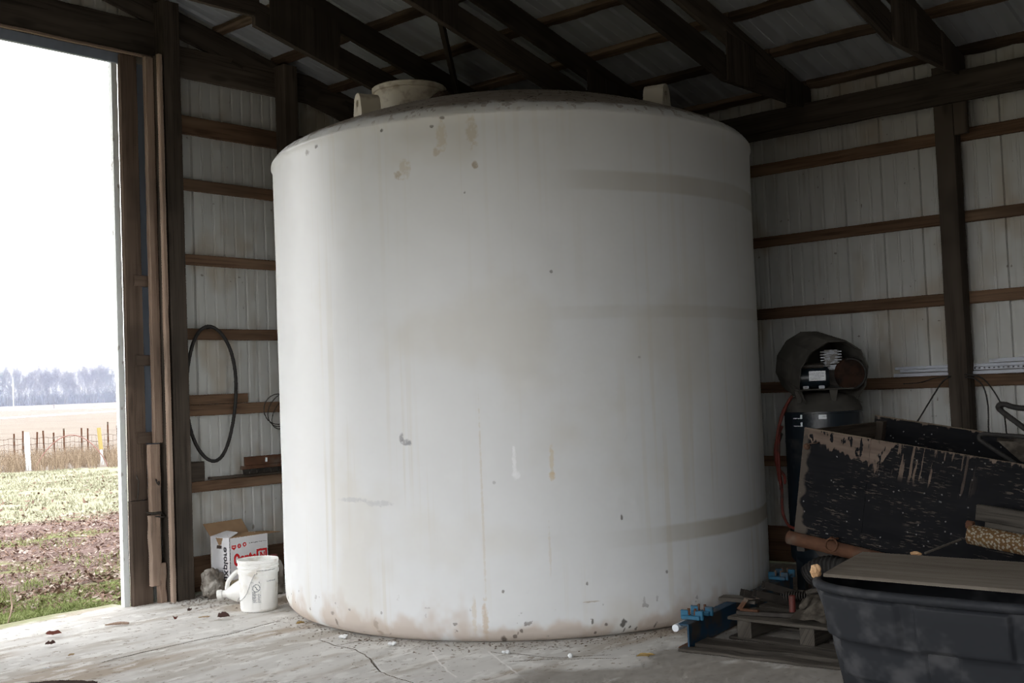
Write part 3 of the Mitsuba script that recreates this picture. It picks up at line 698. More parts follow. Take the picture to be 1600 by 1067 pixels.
# ---- bare trees of the far woods
def tree_mesh(seed, h):
    r = np.random.default_rng(seed)
    segs = []

    def grow(p, d, L, rad, lev):
        n = 4 if lev == 0 else 3
        for i in range(n):
            q = p + d * L / n
            segs.append((p, q, rad * (1 - 0.6 * i / n), rad * (1 - 0.6 * (i + 1) / n)))
            if lev < 4 and (lev > 0 or i > 0):
                for _ in range(2 if lev < 3 else 3):
                    ax_ = r.normal(size=3); ax_ -= d * (ax_ @ d); ax_ /= np.linalg.norm(ax_)
                    sp = r.uniform(0.35, 0.75)
                    e = d * math.cos(sp) + ax_ * math.sin(sp) + np.array([0, 0, 0.15]); e /= np.linalg.norm(e)
                    grow(q, e, L * r.uniform(0.42, 0.62), max(rad * 0.5, 0.011), lev + 1)
            p = q
            d = d + r.normal(size=3) * 0.10; d /= np.linalg.norm(d)

    grow(np.zeros(3), np.array([0, 0, 1.0]), h * 0.72, h * 0.0155, 0)
    a = np.array([s[0] for s in segs]); b = np.array([s[1] for s in segs]); ra = np.array([s[2] for s in segs]); rb = np.array([s[3] for s in segs])
    d = b - a; d /= np.linalg.norm(d, axis=1, keepdims=True)
    s = np.cross(d, [0.2, 0.3, 0.9]); s /= np.linalg.norm(s, axis=1, keepdims=True); u = np.cross(s, d)
    V, n = [], len(segs)
    for base, rad in ((a, ra), (b, rb)):
        for k in range(3):
            t_ = 2 * math.pi * k / 3
            V.append(base + (s * math.cos(t_) + u * math.sin(t_)) * rad[:, None])
    V = np.stack(V, 1).reshape(-1, 3); o = np.arange(n)[:, None] * 6
    F = np.vstack([o + np.array([k, (k + 1) % 3, (k + 1) % 3 + 3]) for k in range(3)] + [o + np.array([k, (k + 1) % 3 + 3, k + 3]) for k in range(3)])
    return V, F


TREES = [ply(tree_mesh(20 + k, 13.5), 'bark') for k in range(5)]
r = np.random.default_rng(4)
spots = [(a + r.uniform(-0.1, 0.1), 490 + r.uniform(-18, 18), r.uniform(0.78, 1.02)) for a in np.arange(57.6, 67.4, 0.20)] + [(a + r.uniform(-0.1, 0.1), 540 + r.uniform(-15, 15), r.uniform(0.85, 1.05)) for a in np.arange(57.7, 67.4, 0.22)]
spots += [(a + r.uniform(-0.1, 0.1), 475 + r.uniform(-8, 8), r.uniform(0.42, 0.66)) for a in np.arange(57.7, 67.4, 0.19)]
spots += [(61.05, 480, 1.16), (63.55, 480, 1.1)]
for k, (a, D, s) in enumerate(spots):
    key = thing('bare_tree', 'bare winter tree in the hazy woods beyond the field', 'tree', 'bare trees of the far woods')
    p = at_az(a, D)
    scene[key] = {**TREES[k % 5], 'to_world': mi.ScalarTransform4f().translate(p.tolist()).rotate([0, 0, 1], float(r.uniform(0, 360))).scale([s * 1.05, s * 1.05, s])}
V, F = [], []
for k in range(16000):                                           # brush and saplings at the edge of the woods
    a, D = r.uniform(57.4, 67.5), 478 + r.uniform(0, 75)
    p = at_az(a, D); h = r.uniform(2.5, 12.0) * r.uniform(0.4, 1); w = r.uniform(0.02, 0.06)
    q = p + [r.normal() * h * 0.10, r.normal() * h * 0.10, h]
    n = len(V); V += [p + [-w, w * 0.5, -0.5], p + [w, -w * 0.5, -0.5], q]; F.append([n, n + 1, n + 2])
T('undergrowth', 'grey brush along the foot of the far woods', 'brush', kind='stuff')
put('undergrowth', (np.array(V), np.array(F)), 'bark')
t = thing('utility_pole', 'thin white utility pole standing beside the far road', 'pole')
p = at_az(64.95, 262)
put('=' + t, lathe([(0.14, -0.5), (0.13, 3), (0.10, 6.9), (0.0, 6.95)], 8, p), 'trim_white', smooth=30)
t = thing('utility_pole', 'short grey pole between the two roads', 'pole')
scene[t] = ply(lathe([(0.07, -0.5), (0.06, 1.6), (0.05, 2.6), (0, 2.62)], 8, at_az(63.22, 262)), 'bark', 30)

# ---- fence
fence = thing('field_fence', 'rusty wire fence with thin steel posts at the edge of the field', 'fence')
PX = [21.5, 35, 54.5, 68, 84, 99, 126.5, 136.5, 169, 186]
for k in range(16):
    a = 64.94 - (PX[k] - 21.5) * (64.94 - 60.4) / (186 - 21.5) if k < 10 else [66.3, 65.6, 59.9, 59.3, 58.6, 57.9][k - 10]
    hh = [0.90, 0.97, 0.92, 0.95, 0.88, 0.99, 0.98, 0.96, 1.13, 1.0][k] if k < 10 else 0.95
    p = at_az(a, 36.6)
    put('steel_post', plank(p - [0, 0, 0.15], p + [r.normal() * 0.02, r.normal() * 0.02, hh], 0.045, 0.03, (0, 1, 0), 0.006), 'rust', fence)
W_ = []
for z in (0.22, 0.38, 0.55, 0.72):
    W_.append(tube([at_az(a, 36.62, -0.08 + z + 0.02 * math.sin(a * 9 + z * 9)) for a in np.linspace(57.5, 66.5, 60)], 0.0055, 4))
for a in np.arange(57.6, 66.4, 0.19):
    W_.append(tube([at_az(a, 36.62, -0.05), at_az(a, 36.62, 0.64)], 0.004, 4))
put('wire_mesh', join(W_), 'rust', fence, kind='stuff')
t = thing('fence_post', 'stout white painted post with a dark foot in front of the field fence', 'post')
scene[t] = ply(plank(at_az(64.35, 32.6) - [0, 0, 0.2], at_az(64.42, 32.6) + [0, 0, 1.0], 0.115, 0.115, (0, 1, 0), 0.02, 10, 0.01), 'trim_white')
t = thing('fence_post', 'yellow topped marker post in the weeds by the field fence', 'post')
lo, hi = at_az(61.12, 33.4), at_az(61.27, 33.4)
put('shaft', plank(lo - [0, 0, 0.2], lo * 0.55 + hi * 0.45 + [0, 0, 0.42], 0.07, 0.05, (0, 1, 0), 0.01), 'trim_white', t)
bsdf('yellow_paint', rgb=(0.36, 0.28, 0.10), rough=0.6)
put('yellow_top', plank(lo * 0.55 + hi * 0.45 + [0, 0, 0.42], hi + [0, 0, 1.02], 0.105, 0.06, (0, 1, 0), 0.015), 'yellow_paint', t)
bsdf('hoop_red', rgb=(0.26, 0.14, 0.12), rough=0.7)
t = thing('bent_hoop', 'thin red hoop arching over the weeds before the fence', 'hoop')
pts = []
for u in np.linspace(-1, 1, 25):
    a = 62.5 - 1.62 * u
    pts.append(at_az(a, 32.3, -0.12 + 0.90 * (1 - abs(u) ** 1.9) ** 0.85 if abs(u) < 0.999 else -0.15))
scene[t] = ply(tube(pts, 0.015, 6), 'hoop_red', True)


def blades(n, place, hlo, hhi, w, lean, seed):
    r_ = np.random.default_rng(seed)
    base = place(r_, n)
    n = len(base)
    h = r_.uniform(hlo, hhi, n); th = r_.uniform(0, 2 * math.pi, n)
    s = np.stack([np.cos(th), np.sin(th), 0 * th], 1) * (w * r_.uniform(0.6, 1.3, n))[:, None]
    L = r_.normal(size=(n, 2)) * lean
    tipv = base + np.stack([L[:, 0] * h, L[:, 1] * h, h], 1)
    mid = base + np.stack([L[:, 0] * h * 0.3, L[:, 1] * h * 0.3, h * 0.6], 1)
    V = np.stack([base - s, base + s, mid + s * 0.7, mid - s * 0.7, tipv], 1).reshape(-1, 3)
    o = np.arange(n)[:, None] * 5
    return V, np.vstack([o + [0, 1, 2], o + [0, 2, 3], o + [3, 2, 4]])


def near_door(y0, y1, x0, x1, thin=0.0, seed=0):
    def place(r_, n):
        x, y = r_.uniform(x0, x1, n), r_.uniform(y0, y1, n)
        D = np.hypot(x - CAM[0], y - CAM[1])
        nz = meshkit.fbm(np.stack([x * 1.6, y * 2.2, 0 * x], -1), 3, seed)
        keep = nz > thin
        z = gz(D) + 0.08 * (meshkit.fbm(np.stack([x * 1.5, y * 1.5, 0 * x], -1), 4, 3) - 0.5)
        return np.stack([x, y, z - 0.005], 1)[keep]
    return place


T('grass', 'fresh green grass tufts at the edge of the concrete', 'grass', kind='stuff')
put('grass', join([blades(15000, near_door(0.22, 2.4, -5.6, -2.2, 0.48, 1), 0.025, 0.08, 0.0035, 0.6, 3), blades(4000, near_door(0.20, 0.75, -5.6, -3.9, 0.4, 2), 0.04, 0.11, 0.004, 0.7, 5), blades(5000, near_door(2.2, 6.0, -5.5, -0.8, 0.58, 7), 0.03, 0.08, 0.004, 0.6, 6)]), 'grass_blade')
T('lawn_grass', 'short yellowed grass of the lawn before the fence', 'grass', kind='stuff')
put('lawn_grass', blades(26000, near_door(7.8, 20.5, -4.6, 6.0, 0.38, 4), 0.03, 0.075, 0.008, 0.6, 8), 'grass_dry')


def fence_strip(r_, n):
    a, D = r_.uniform(57.5, 67, n), r_.uniform(31.5, 38.0, n)
    nz = meshkit.fbm(np.stack([a * 3, D * 0.6, 0 * a], -1), 3, 9)
    a, D = a[nz > 0.42], D[nz > 0.42]
    ar = np.radians(a)
    return np.stack([CAM[0] + D * np.cos(ar), CAM[1] + D * np.sin(ar), gz(D) - 0.02], 1)


T('dry_weeds', 'dry brown weeds standing along the field fence', 'weeds', kind='stuff')
put('dry_weeds', blades(9000, fence_strip, 0.15, 0.62, 0.006, 0.3, 12), 'weed_dry')


def leaves(n, place, s0, s1, seed):
    r_ = np.random.default_rng(seed)
    b = place(r_, n); n = len(b)
    th, s = r_.uniform(0, 6.28, n), r_.uniform(s0, s1, n)
    u = np.stack([np.cos(th), np.sin(th), r_.normal(size=n) * 0.45], 1) * s[:, None]
    v = np.stack([-np.sin(th), np.cos(th), r_.normal(size=n) * 0.45], 1) * (s * 0.55)[:, None]
    b = b + [0, 0, 0.022]
    V = np.stack([b - u, b - v * 0.9 + [0, 0, 0.006], b + u, b + v * 0.9 + [0, 0, 0.006]], 1).reshape(-1, 3)
    o = np.arange(n)[:, None] * 4
    return V, np.vstack([o + [0, 1, 2], o + [0, 2, 3]])


T('fallen_leaves', 'brown fallen leaves strewn over the ground outside the door', 'leaves', kind='stuff')
put('fallen_leaves', join([leaves(13000, near_door(1.2, 8.4, -5.4, 0.6, 0.32, 13), 0.010, 0.034, 2), leaves(4200, near_door(0.35, 2.4, -5.3, -2.3, 0.44, 17), 0.012, 0.040, 4), leaves(1500, near_door(8.2, 19, -4, 5.5, 0.4, 19), 0.02, 0.06, 5)]), 'leaf_brown')
t = thing('mossy_plank', 'short green mossy plank end sticking out under the door jamb', 'plank')
scene[t] = ply(box(-4.12, -3.80, 0.05, 0.24, -0.055, -0.012, 0.01, 0.01, 6), 'wood_mossy')
for k, pts in enumerate(([(-4.66, 0.55, -0.08), (-4.60, 0.60, 0.02), (-4.57, 0.66, 0.06), (-4.56, 0.70, 0.14)], [(-4.80, 0.42, -0.08), (-4.79, 0.46, 0.02), (-4.77, 0.5, 0.07)])):
    t = thing('twig', ['crooked pale twig sticking up from the grass', 'short pale twig at the grass edge of the concrete'][k], 'twig')
    scene[t] = ply(tube(pts, 0.006, 5, sub=3), 'wood_tan', True)

# light winter haze over the field
scene['haze_box'] = {'type': 'cube', 'to_world': mi.ScalarTransform4f().translate([150.0, 350.0, 20.0]).scale([420.0, 290.0, 22.0]), 'bsdf': {'type': 'null'},
                     'interior': {'type': 'homogeneous', 'albedo': {'type': 'rgb', 'value': [0.93, 0.945, 0.97]}, 'sigma_t': {'type': 'rgb', 'value': [0.00042, 0.00048, 0.00064]}}}
T('haze_box', 'pale winter haze over the field', 'haze', kind='stuff')


# ================================================================== THE TANK
tank = thing('storage_tank', 'huge white cylindrical plastic tank with a dusty dome and soiled bands', 'storage tank')
ZC, RS = -0.315, 4.0
prof = [(0.0, 0.004), (TR - 0.16, 0.004), (TR - 0.10, 0.010), (TR - 0.05, 0.032), (TR - 0.02, 0.066), (TR - 0.004, 0.11), (TR, 0.16)]
for z in np.linspace(0.3, 3.15, 30):
    prof.append((TR + 0.004 * math.sin(z * 2.1) * (0.5 + 0.5 * math.sin(z * 5.3)), z))
prof += [(TR + 0.001, 3.192), (TR + 0.012, 3.203), (TR + 0.010, 3.222), (TR - 0.008, 3.248), (TR - 0.035, 3.275), (TR - 0.075, 3.294)]
for r_ in np.linspace(TR - 0.11, 0.0, 26):
    prof.append((r_, ZC + math.sqrt(RS * RS - r_ * r_) + 0.0))
put('body', lathe(prof, 160, (TC[0], TC[1], 0), cap0=False, cap1=False), 'tank_poly', tank, smooth=True)


def dome(x, y):
    return ZC + math.sqrt(RS * RS - (x - TC[0]) ** 2 - (y - TC[1]) ** 2)


MX, MY = -2.47, -1.667
mz = dome(MX, MY)
hatch = put('hatch', lathe([(0.225, mz - 0.14), (0.235, mz + 0.05), (0.262, mz + 0.20), (0.272, mz + 0.225), (0.285, mz + 0.23), (0.288, mz + 0.262), (0.276, mz + 0.272), (0.15, mz + 0.285), (0.0, mz + 0.288)], 64, (MX, MY, 0)), 'cream_poly', tank, smooth=40, label='cream round filling hatch')


def lug(x, y, hz):
    """Lifting lug: a rounded block with a hole, radial on the dome."""
    ang = math.degrees(math.atan2(y - TC[1], x - TC[0]))
    z = dome(x, y)
    pts = [(-0.085, -0.16), (0.085, -0.16), (0.085, 0.03)] + [(0.068 * math.cos(a), hz - 0.068 + 0.068 * math.sin(a)) for a in np.linspace(0.1, math.pi - 0.1, 12)] + [(-0.085, 0.03)]
    hole = [(0.026 * math.cos(a), hz - 0.075 + 0.026 * math.sin(a)) for a in np.linspace(0, 2 * math.pi, 14, endpoint=False)]
    m = trimesh.creation.extrude_polygon(sg.Polygon(pts, [hole]), 0.15, engine='earcut')
    v = np.array(m.vertices); v[:, 2] -= 0.075
    v = v[:, [2, 0, 1]]                                          # thickness radial, width tangential
    return xf((v, np.array(m.faces)), rot([0, 0, 1], ang), (x, y, z))


put('lifting_lug', lug(-3.09, -1.87, 0.175), 'cream_poly', tank, smooth=35)
put('lifting_lug', lug(-1.75, -3.46, 0.165), 'cream_poly', tank, smooth=35)
t = thing('nest_clump', 'dark clump of nest and litter against the tank hatch', 'nest')
scene[t] = ply(join([blob((-2.43 + 0.05 * math.cos(k * 2.1), -1.98 + 0.05 * math.sin(k * 2.1), dome(-2.43, -1.98) + 0.05 + 0.025 * (k % 3)), 0.06, k, 0.5, 2, (1.2, 1.2, 0.6), 3.0) for k in range(6)]), 'dirt_dark')
t = thing('nest_clump', 'small dark clump of litter on the right shoulder of the tank dome', 'nest')
scene[t] = ply(join([blob((-1.60 + 0.03 * k, -2.95 - 0.04 * k, dome(-1.60, -2.95) + 0.02), 0.05, k + 9, 0.5, 2, (1.3, 1.3, 0.9), 3.0) for k in range(3)]), 'dirt_dark')

# ================================================================== BY THE DOOR WALL
# ---- bucket
BX, BY = -3.514, -0.985
bk = thing('bucket', 'white plastic pail with a wire handle standing before the printed carton', 'bucket')
prof = [(0.0, 0.012), (0.118, 0.012), (0.126, 0.0), (0.130, 0.004), (0.133, 0.02), (0.1415, 0.262), (0.1425, 0.268), (0.1500, 0.270), (0.1505, 0.293), (0.1435, 0.296), (0.1435, 0.312), (0.1490, 0.315), (0.1490, 0.321), (0.1445, 0.324), (0.1455, 0.345), (0.1490, 0.349), (0.1490, 0.366), (0.1455, 0.369), (0.1420, 0.366), (0.1395, 0.26), (0.129, 0.016), (0.0, 0.014)]
put('shell', lathe(prof, 72, (BX, BY, 0), cap0=False, cap1=False), 'white_plastic', bk, smooth=30)
ca = math.atan2(CAM[1] - BY, CAM[0] - BX)


def on_bucket(da, z, r):
    return (BX + r * math.cos(ca + da), BY + r * math.sin(ca + da), z)


hd = [on_bucket(-0.10 + a, z, r) for a, z, r in ((0.02, 0.282, 0.153), (-0.06, 0.275, 0.158), (-0.20, 0.235, 0.158), (-0.42, 0.165, 0.150), (-0.62, 0.12, 0.146), (-0.95, 0.085, 0.148), (-1.5, 0.075, 0.150), (-2.1, 0.10, 0.152), (-2.7, 0.2, 0.156), (-3.05, 0.275, 0.156))]
put('handle', tube(hd, 0.0022, 6, sub=6), 'wire_steel', bk, smooth=True)
put('handle_ear', join([box(*sum(([q - 0.008, q + 0.008] for q in on_bucket(a, 0.283, 0.153)), []), ch=0.002) for a in (-0.09, math.pi - 0.09)]), 'white_plastic', bk)
put('band_wire', tube([on_bucket(a, 0.2985 - 0.0, 0.1448) for a in np.linspace(-0.08, 0.95, 16)], 0.0016, 5), 'ink_grey', bk)


def wrap(mesh, a0, z0, zref=0.14):
    """A flat print (x along the wall, y up) laid round the bucket at angle a0 and height z0."""
    v, f = arr(mesh)
    z = z0 + v[:, 1]
    r_ = 0.133 + (z - 0.02) / 0.242 * 0.0085 + 0.0004 + v[:, 2]
    a = ca + a0 + v[:, 0] / 0.138
    return np.stack([BX + r_ * np.cos(a), BY + r_ * np.sin(a), z], 1), f


def ring2d(r0, r1, n=32):
    return (lambda m: (np.array(m.vertices), np.array(m.faces)))(trimesh.creation.extrude_polygon(sg.Point(0, 0).buffer(r1, 16).difference(sg.Point(0, 0).buffer(r0, 16)), 0.0006, engine='earcut'))


def rect2d(x0, x1, y0, y1):
    return box(x0, x1, y0, y1, 0, 0.0006, ch=0.0001)


pr = [xf(ring2d(0.023, 0.028), None, (0, 0.02, 0)), xf(rect2d(-0.026, 0.026, -0.002, 0.002), rot([0, 0, 1], -45), (0, 0.02, 0)), xf(rect2d(-0.003, 0.003, -0.015, 0.015), rot([0, 0, 1], 25), (0, 0.02, 0))]
pr += [rect2d(-0.026, 0.026, 0.052 + 0.006 * k, 0.055 + 0.006 * k) for k in range(3)] + [rect2d(-0.029, 0.002 - 0.004 * (k % 3), -0.082 + 0.006 * k, -0.0785 + 0.006 * k) for k in range(13)] + [rect2d(0.008, 0.029 - 0.005 * (k % 2), -0.082 + 0.008 * k, -0.0785 + 0.008 * k) for k in range(8)]
pr += [rect2d(-0.031, -0.030, -0.085, 0.07), rect2d(0.031, 0.032, -0.085, 0.07), rect2d(-0.031, 0.032, -0.086, -0.085)]
put('printed_warning', wrap(join(pr), -0.12, 0.155), 'ink_grey', bk, label='grey printed warning sign')
put('printed_word', wrap(meshkit.text_mesh('CONTAINER', 0.010, 0.0006), 0.42, 0.214), 'ink_grey', bk)

# ---- carton
cx0, cx1, cy0, cy1, ch = -3.32, -2.955, -0.352, -0.10, 0.452
ct = thing('carton', 'open white printed carton with red and black lettering by the wall', 'box')
put('front_panel', box(cx0, cx1, cy0, cy0 + 0.004, 0.002, ch, ch=0.001), 'box_print', ct)
put('side_panel', box(cx0, cx0 + 0.004, cy0 + 0.004, cy1, 0.002, ch, ch=0.001), 'box_print', ct)
put('side_panel', box(cx1 - 0.004, cx1, cy0 + 0.004, cy1, 0.002, ch, ch=0.001), 'box_print', ct)
put('back_panel', box(cx0, cx1, cy1, cy1 + 0.004, 0.002, ch, ch=0.001), 'cardboard', ct)
put('base_panel', box(cx0 + 0.005, cx1 - 0.005, cy0 + 0.005, cy1, 0.002, 0.006, ch=0.001), 'cardboard', ct)
flap = lambda a, b, c, d, t=0.004: prism_quad(a, b, c, d, t)


def prism_quad(a, b, c, d, t):
    P = np.array([a, b, c, d], float)
    n = np.cross(P[1] - P[0], P[3] - P[0]); n /= np.linalg.norm(n)
    V = np.vstack([P, P + n * t])
    return V, np.array([[0, 2, 1], [0, 3, 2], [4, 5, 6], [4, 6, 7], [0, 1, 5], [0, 5, 4], [1, 2, 6], [1, 6, 5], [2, 3, 7], [2, 7, 6], [3, 0, 4], [3, 4, 7]])


put('flap', flap((cx0, cy1, ch), (cx1, cy1, ch - 0.006), (cx1 - 0.03, -0.045, ch + 0.105), (cx0 - 0.03, -0.045, ch + 0.10)), 'cardboard', ct, label='brown back flap standing up')
put('flap', flap((cx0, cy0, ch), (cx1, cy0, ch), (cx1 - 0.10, cy0 + 0.11, ch + 0.012), (cx0 + 0.06, cy0 + 0.11, ch + 0.016)), 'cardboard', ct, label='brown front flap folded in')
put('flap', flap((cx0, cy1, ch), (cx0, cy0, ch), (cx0 + 0.12, cy0 + 0.05, ch + 0.03), (cx0 + 0.12, cy1 - 0.05, ch + 0.035)), 'box_print', ct)
put('flap', flap((cx1, cy0, ch), (cx1, cy1, ch), (cx1 + 0.17, cy1 - 0.03, ch - 0.012), (cx1 + 0.17, cy0 + 0.05, ch - 0.008)), 'cardboard', ct, label='brown flap sticking out sideways')
put('handle_hole', box(cx0 - 0.0012, cx0 - 0.0002, cy1 - 0.15, cy1 - 0.085, ch - 0.085, ch - 0.060, ch=0.0003), 'dirt_dark', ct)
put('torn_patch', prism([(cy1 - 0.17, ch - 0.002), (cy1 - 0.075, ch - 0.002), (cy1 - 0.09, ch - 0.03), (cy1 - 0.115, ch - 0.062), (cy1 - 0.145, ch - 0.05)], cx0 - 0.0010, cx0 - 0.0003, 'x'), 'cardboard', ct)
fr = np.array([[1, 0, 0], [0, 0, -1], [0, 1, 0]])                     # x right, y up -> on the front face
face = lambda m, x, z: xf(m, fr, (x, cy0 - 0.0003, z))
logo = meshkit.text_mesh('Cente', 0.062, 0.0012, True)
lv, lf = arr(logo)
lv = lv * [0.215 / max(lv[:, 0].max(), 1e-6), 1.35, 1]
put('lettering', join([face((lv, lf), cx0 + 0.034 + a, 0.236 + b) for a, b in ((0, 0), (0.006, 0), (0.003, 0.004), (0.003, -0.004))]), 'ink_red', ct, label='bold red lettering')
bw = sg.box(0, 0, 0.085, 0.085).buffer(0.008).difference(sg.box(0.012, 0.012, 0.073, 0.073).buffer(0.003))
m = trimesh.creation.extrude_polygon(bw, 0.0012, engine='earcut')
put('lettering', join([face(m, cx0 + 0.262, 0.245), face(xf(meshkit.text_mesh('N', 0.05, 0.0012, True)), cx0 + 0.283, 0.262)]), 'ink_red', ct)
ic = []
for k in range(3):
    x, z = cx0 + 0.042 + 0.05 * k, 0.378 + 0.006 * k
    shape = sg.Point(0, 0).buffer(0.017, 12) if k else sg.Polygon([(-0.021, 0.016), (0.021, 0.016), (0.021, -0.002), (0, -0.022), (-0.021, -0.002)])
    hole = [sg.box(-0.015, 0.000, 0.015, 0.006), sg.box(-0.003, -0.010, 0.003, 0.010), sg.Point(0, 0).buffer(0.008, 8)][k]
    ic.append(face(trimesh.creation.extrude_polygon(shape.difference(hole), 0.0012, engine='earcut'), x, z))
    _ = 0
for k in range(3):
    put('icon', ic[k], 'ink_red', ct)
put('printed_line', face(rect2d(0, 0.165, 0, 0.003), cx0 + 0.185, 0.394), 'ink_black', ct)
put('printed_line', join([face(rect2d(0, 0.005, 0, 0.40), cx0 + 0.002, 0.05)]), 'ink_black', ct)
sm = meshkit.text_mesh('uXplore', 0.040, 0.0012, True)
sv, sf = arr(sm)
sv = sv * [0.27 / sv[:, 0].max(), 1.25, 1]
# on the side face (normal -x), reading upwards
put('lettering', (np.stack([cx0 - 0.0003 - sv[:, 2], cy0 + 0.075 - 0.0 - sv[:, 1] * -1.0 - 0.055, 0.112 + sv[:, 0]], 1) if False else np.stack([cx0 - 0.0003 - sv[:, 2], cy0 + 0.018 + (0.052 - sv[:, 1]) * 1.0 + 0.004, 0.112 + sv[:, 0]], 1), sf), 'ink_black', ct, label='black lettering reading upwards')

# ---- jugs
def jug(c, yaw, tilt, s, mat, key):
    body = [(0.0, 0.0), (0.055, 0.0), (0.072, 0.010), (0.076, 0.03), (0.076, 0.12), (0.071, 0.145), (0.052, 0.19), (0.030, 0.228), (0.021, 0.242), (0.021, 0.268)]
    R = rot([0, 0, 1], yaw) @ rot([0, 1, 0], tilt)
    put('body', xf(lathe(body, 40), R, c, s), mat, key, smooth=35)
    put('cap', xf(lathe([(0.026, 0.262), (0.027, 0.264), (0.027, 0.288), (0.024, 0.291), (0.0, 0.291)], 24), R, c, s), mat, key, smooth=35)
    hnd = smooth_path([(0.022, 0, 0.235), (0.062, 0, 0.222), (0.100, 0, 0.185), (0.112, 0, 0.16), (0.10, 0, 0.14), (0.06, 0, 0.125)], 5)
    put('handle', xf(tube(hnd, 0.013, 8), R, c, s), mat, key, smooth=True)


t = thing('jug', 'white plastic jug with handle lying on its side beside the pail', 'jug')
jug((-3.275, -0.79, 0.108), -46, -96, 1.35, 'white_plastic', t)
t = thing('feed_bag', 'crumpled dusty pale sack slumped against the carton', 'sack')
scene[t] = ply(blob((-3.41, -0.25, 0.10), 0.105, 5, 0.45, 4, (0.85, 0.75, 1.15), 2.6), 'white_dusty', True)
t = thing('plastic_bottle', 'dusty white bottle between the pail and the tank', 'bottle')
put('body', lathe([(0, 0), (0.07, 0.0), (0.078, 0.01), (0.078, 0.2), (0.06, 0.25), (0.03, 0.27), (0.03, 0.285), (0, 0.285)], 32, (-3.03, -0.52, 0)), 'white_dusty', t, smooth=35)
put('cap', lathe([(0.034, 0.277), (0.034, 0.302), (0, 0.302)], 20, (-3.03, -0.52, 0)), 'red_paint', t, smooth=35)

# ---- hung and lying things on the gable wall
t = thing('drive_belt', 'long black rubber belt hanging as an oval loop on the gable wall', 'belt')
bp = [(-3.235 + 0.235 * math.cos(a) * (1 + 0.05 * math.sin(a)) , -0.045 - 0.012 * math.sin(3 * a), 1.592 + 0.545 * math.sin(a)) for a in np.linspace(0, 2 * math.pi, 60, endpoint=False)]
scene[t] = ply(tube(bp, 0.0145, 8, True), 'rubber_black', True)
put('nail', tube([(-3.235, -0.001, 2.118), (-3.235, -0.075, 2.122)], 0.004, 6), 'iron_dark', t)
t = thing('cutter_bar', 'rusty toothed cutter bar lying on the lowest girt of the gable wall', 'cutter bar')
put('back_bar', box(-2.935, -2.30, -0.055, -0.035, 0.985, 1.058), 'rust', t)
put('back_plate', box(-2.97, -2.30, -0.060, -0.030, 0.955, 0.985), 'rust', t)
for k in range(9):
    x = -2.965 + 0.072 * k
    put('tooth', prism([(x, 0.956), (x + 0.066, 0.956), (x + 0.060, 0.918), (x + 0.006, 0.918)], -0.062, -0.052, 'y'), 'iron_dark', t)
put('tag', box(-2.735, -2.715, -0.0575, -0.0552, 1.005, 1.04, ch=0.0005), 'label_plate', t)
t = thing('wire_coil', 'small loose coil of grey wire hanging on the girt beside the tank', 'wire coil')
scene[t] = ply(join([tube([(-2.58 + 0.06 * k + (0.15 + 0.03 * k) * math.cos(a), -0.05 - 0.012 * k, 1.44 + (0.13 + 0.02 * k) * math.sin(a + 0.3 * k)) for a in np.linspace(0, 2 * math.pi, 24, endpoint=False)], 0.004, 5, True) for k in range(3)]), 'iron_dark', True)

# ================================================================== THE RIGHT SIDE
# ---- air compressor
cp = thing('air_compressor', 'tall dark blue upright air compressor under a dusty faceted drum', 'air compressor')
AX, AY = -0.75, -4.13
put('air_tank', lathe([(0.0, 0.12), (0.14, 0.13), (0.24, 0.17), (0.275, 0.22), (0.278, 0.25), (0.278, 1.268), (0.281, 1.270), (0.281, 1.282), (0.276, 1.284)], 64, (AX, AY, 0), cap1=False), 'compressor_paint', cp, smooth=30)
put('tank_head', lathe([(0.279, 1.283), (0.276, 1.30), (0.262, 1.345), (0.225, 1.383), (0.16, 1.408), (0.0, 1.418)], 64, (AX, AY, 0), cap0=False), 'compressor_dust', cp, smooth=True)
for k in range(3):
    a = 0.5 + k * 2.094
    put('foot', box(AX + 0.24 * math.cos(a) - 0.03, AX + 0.24 * math.cos(a) + 0.03, AY + 0.24 * math.sin(a) - 0.03, AY + 0.24 * math.sin(a) + 0.03, 0.0, 0.24), 'compressor_paint', cp)
tc = np.array([-0.899, -0.437, 0]); tr = np.array([0.437, -0.899, 0])      # towards the viewer, to the side
M3 = np.stack([tr, tc, np.array([0, 0, 1.0])], 1)
loc = lambda m, o: xf(m, M3, o)
o_ = np.array([AX, AY, 0]) + tc * 0.16
put('deck_plate', loc(box(-0.19, 0.22, -0.28, 0.12, 1.437, 1.447), o_), 'compressor_dust', cp)
for x in (-0.16, 0.08):
    put('deck_bracket', loc(prism([(-0.03, 1.437), (0.03, 1.437), (0.012, 1.35), (-0.012, 1.35)], 0.06, 0.075, 'y'), o_ + tr * x), 'compressor_dust', cp)
ml = lathe([(0.0, -0.12), (0.06, -0.118), (0.074, -0.10), (0.076, 0.095), (0.06, 0.115), (0.0, 0.118)], 32)
mt = put('motor', loc(xf(ml, rot([0, 1, 0], 90), (-0.06, 0.02, 1.528)), o_), 'compressor_paint', cp, smooth=30, label='black electric motor')
put('motor_box', loc(box(-0.13, 0.02, -0.02, 0.06, 1.59, 1.632, ch=0.012), o_), 'iron_dark', mt)
put('rating_plate', loc(box(-0.085, 0.03, 0.0985, 0.1005, 1.505, 1.575, ch=0.0005), o_), 'label_plate', mt, label='white rating plate')
put('rating_text', loc(join([box(-0.078, 0.02 - 0.02 * (k % 2), 0.1006, 0.1011, 1.514 + 0.011 * k, 1.517 + 0.011 * k, ch=0.0001) for k in range(5)]), o_), 'ink_grey', mt)
put('motor_foot', loc(join([box(-0.13, -0.09, -0.05, 0.09, 1.447, 1.47), box(-0.02, 0.02, -0.05, 0.09, 1.447, 1.47)]), o_), 'cast_alloy', cp)
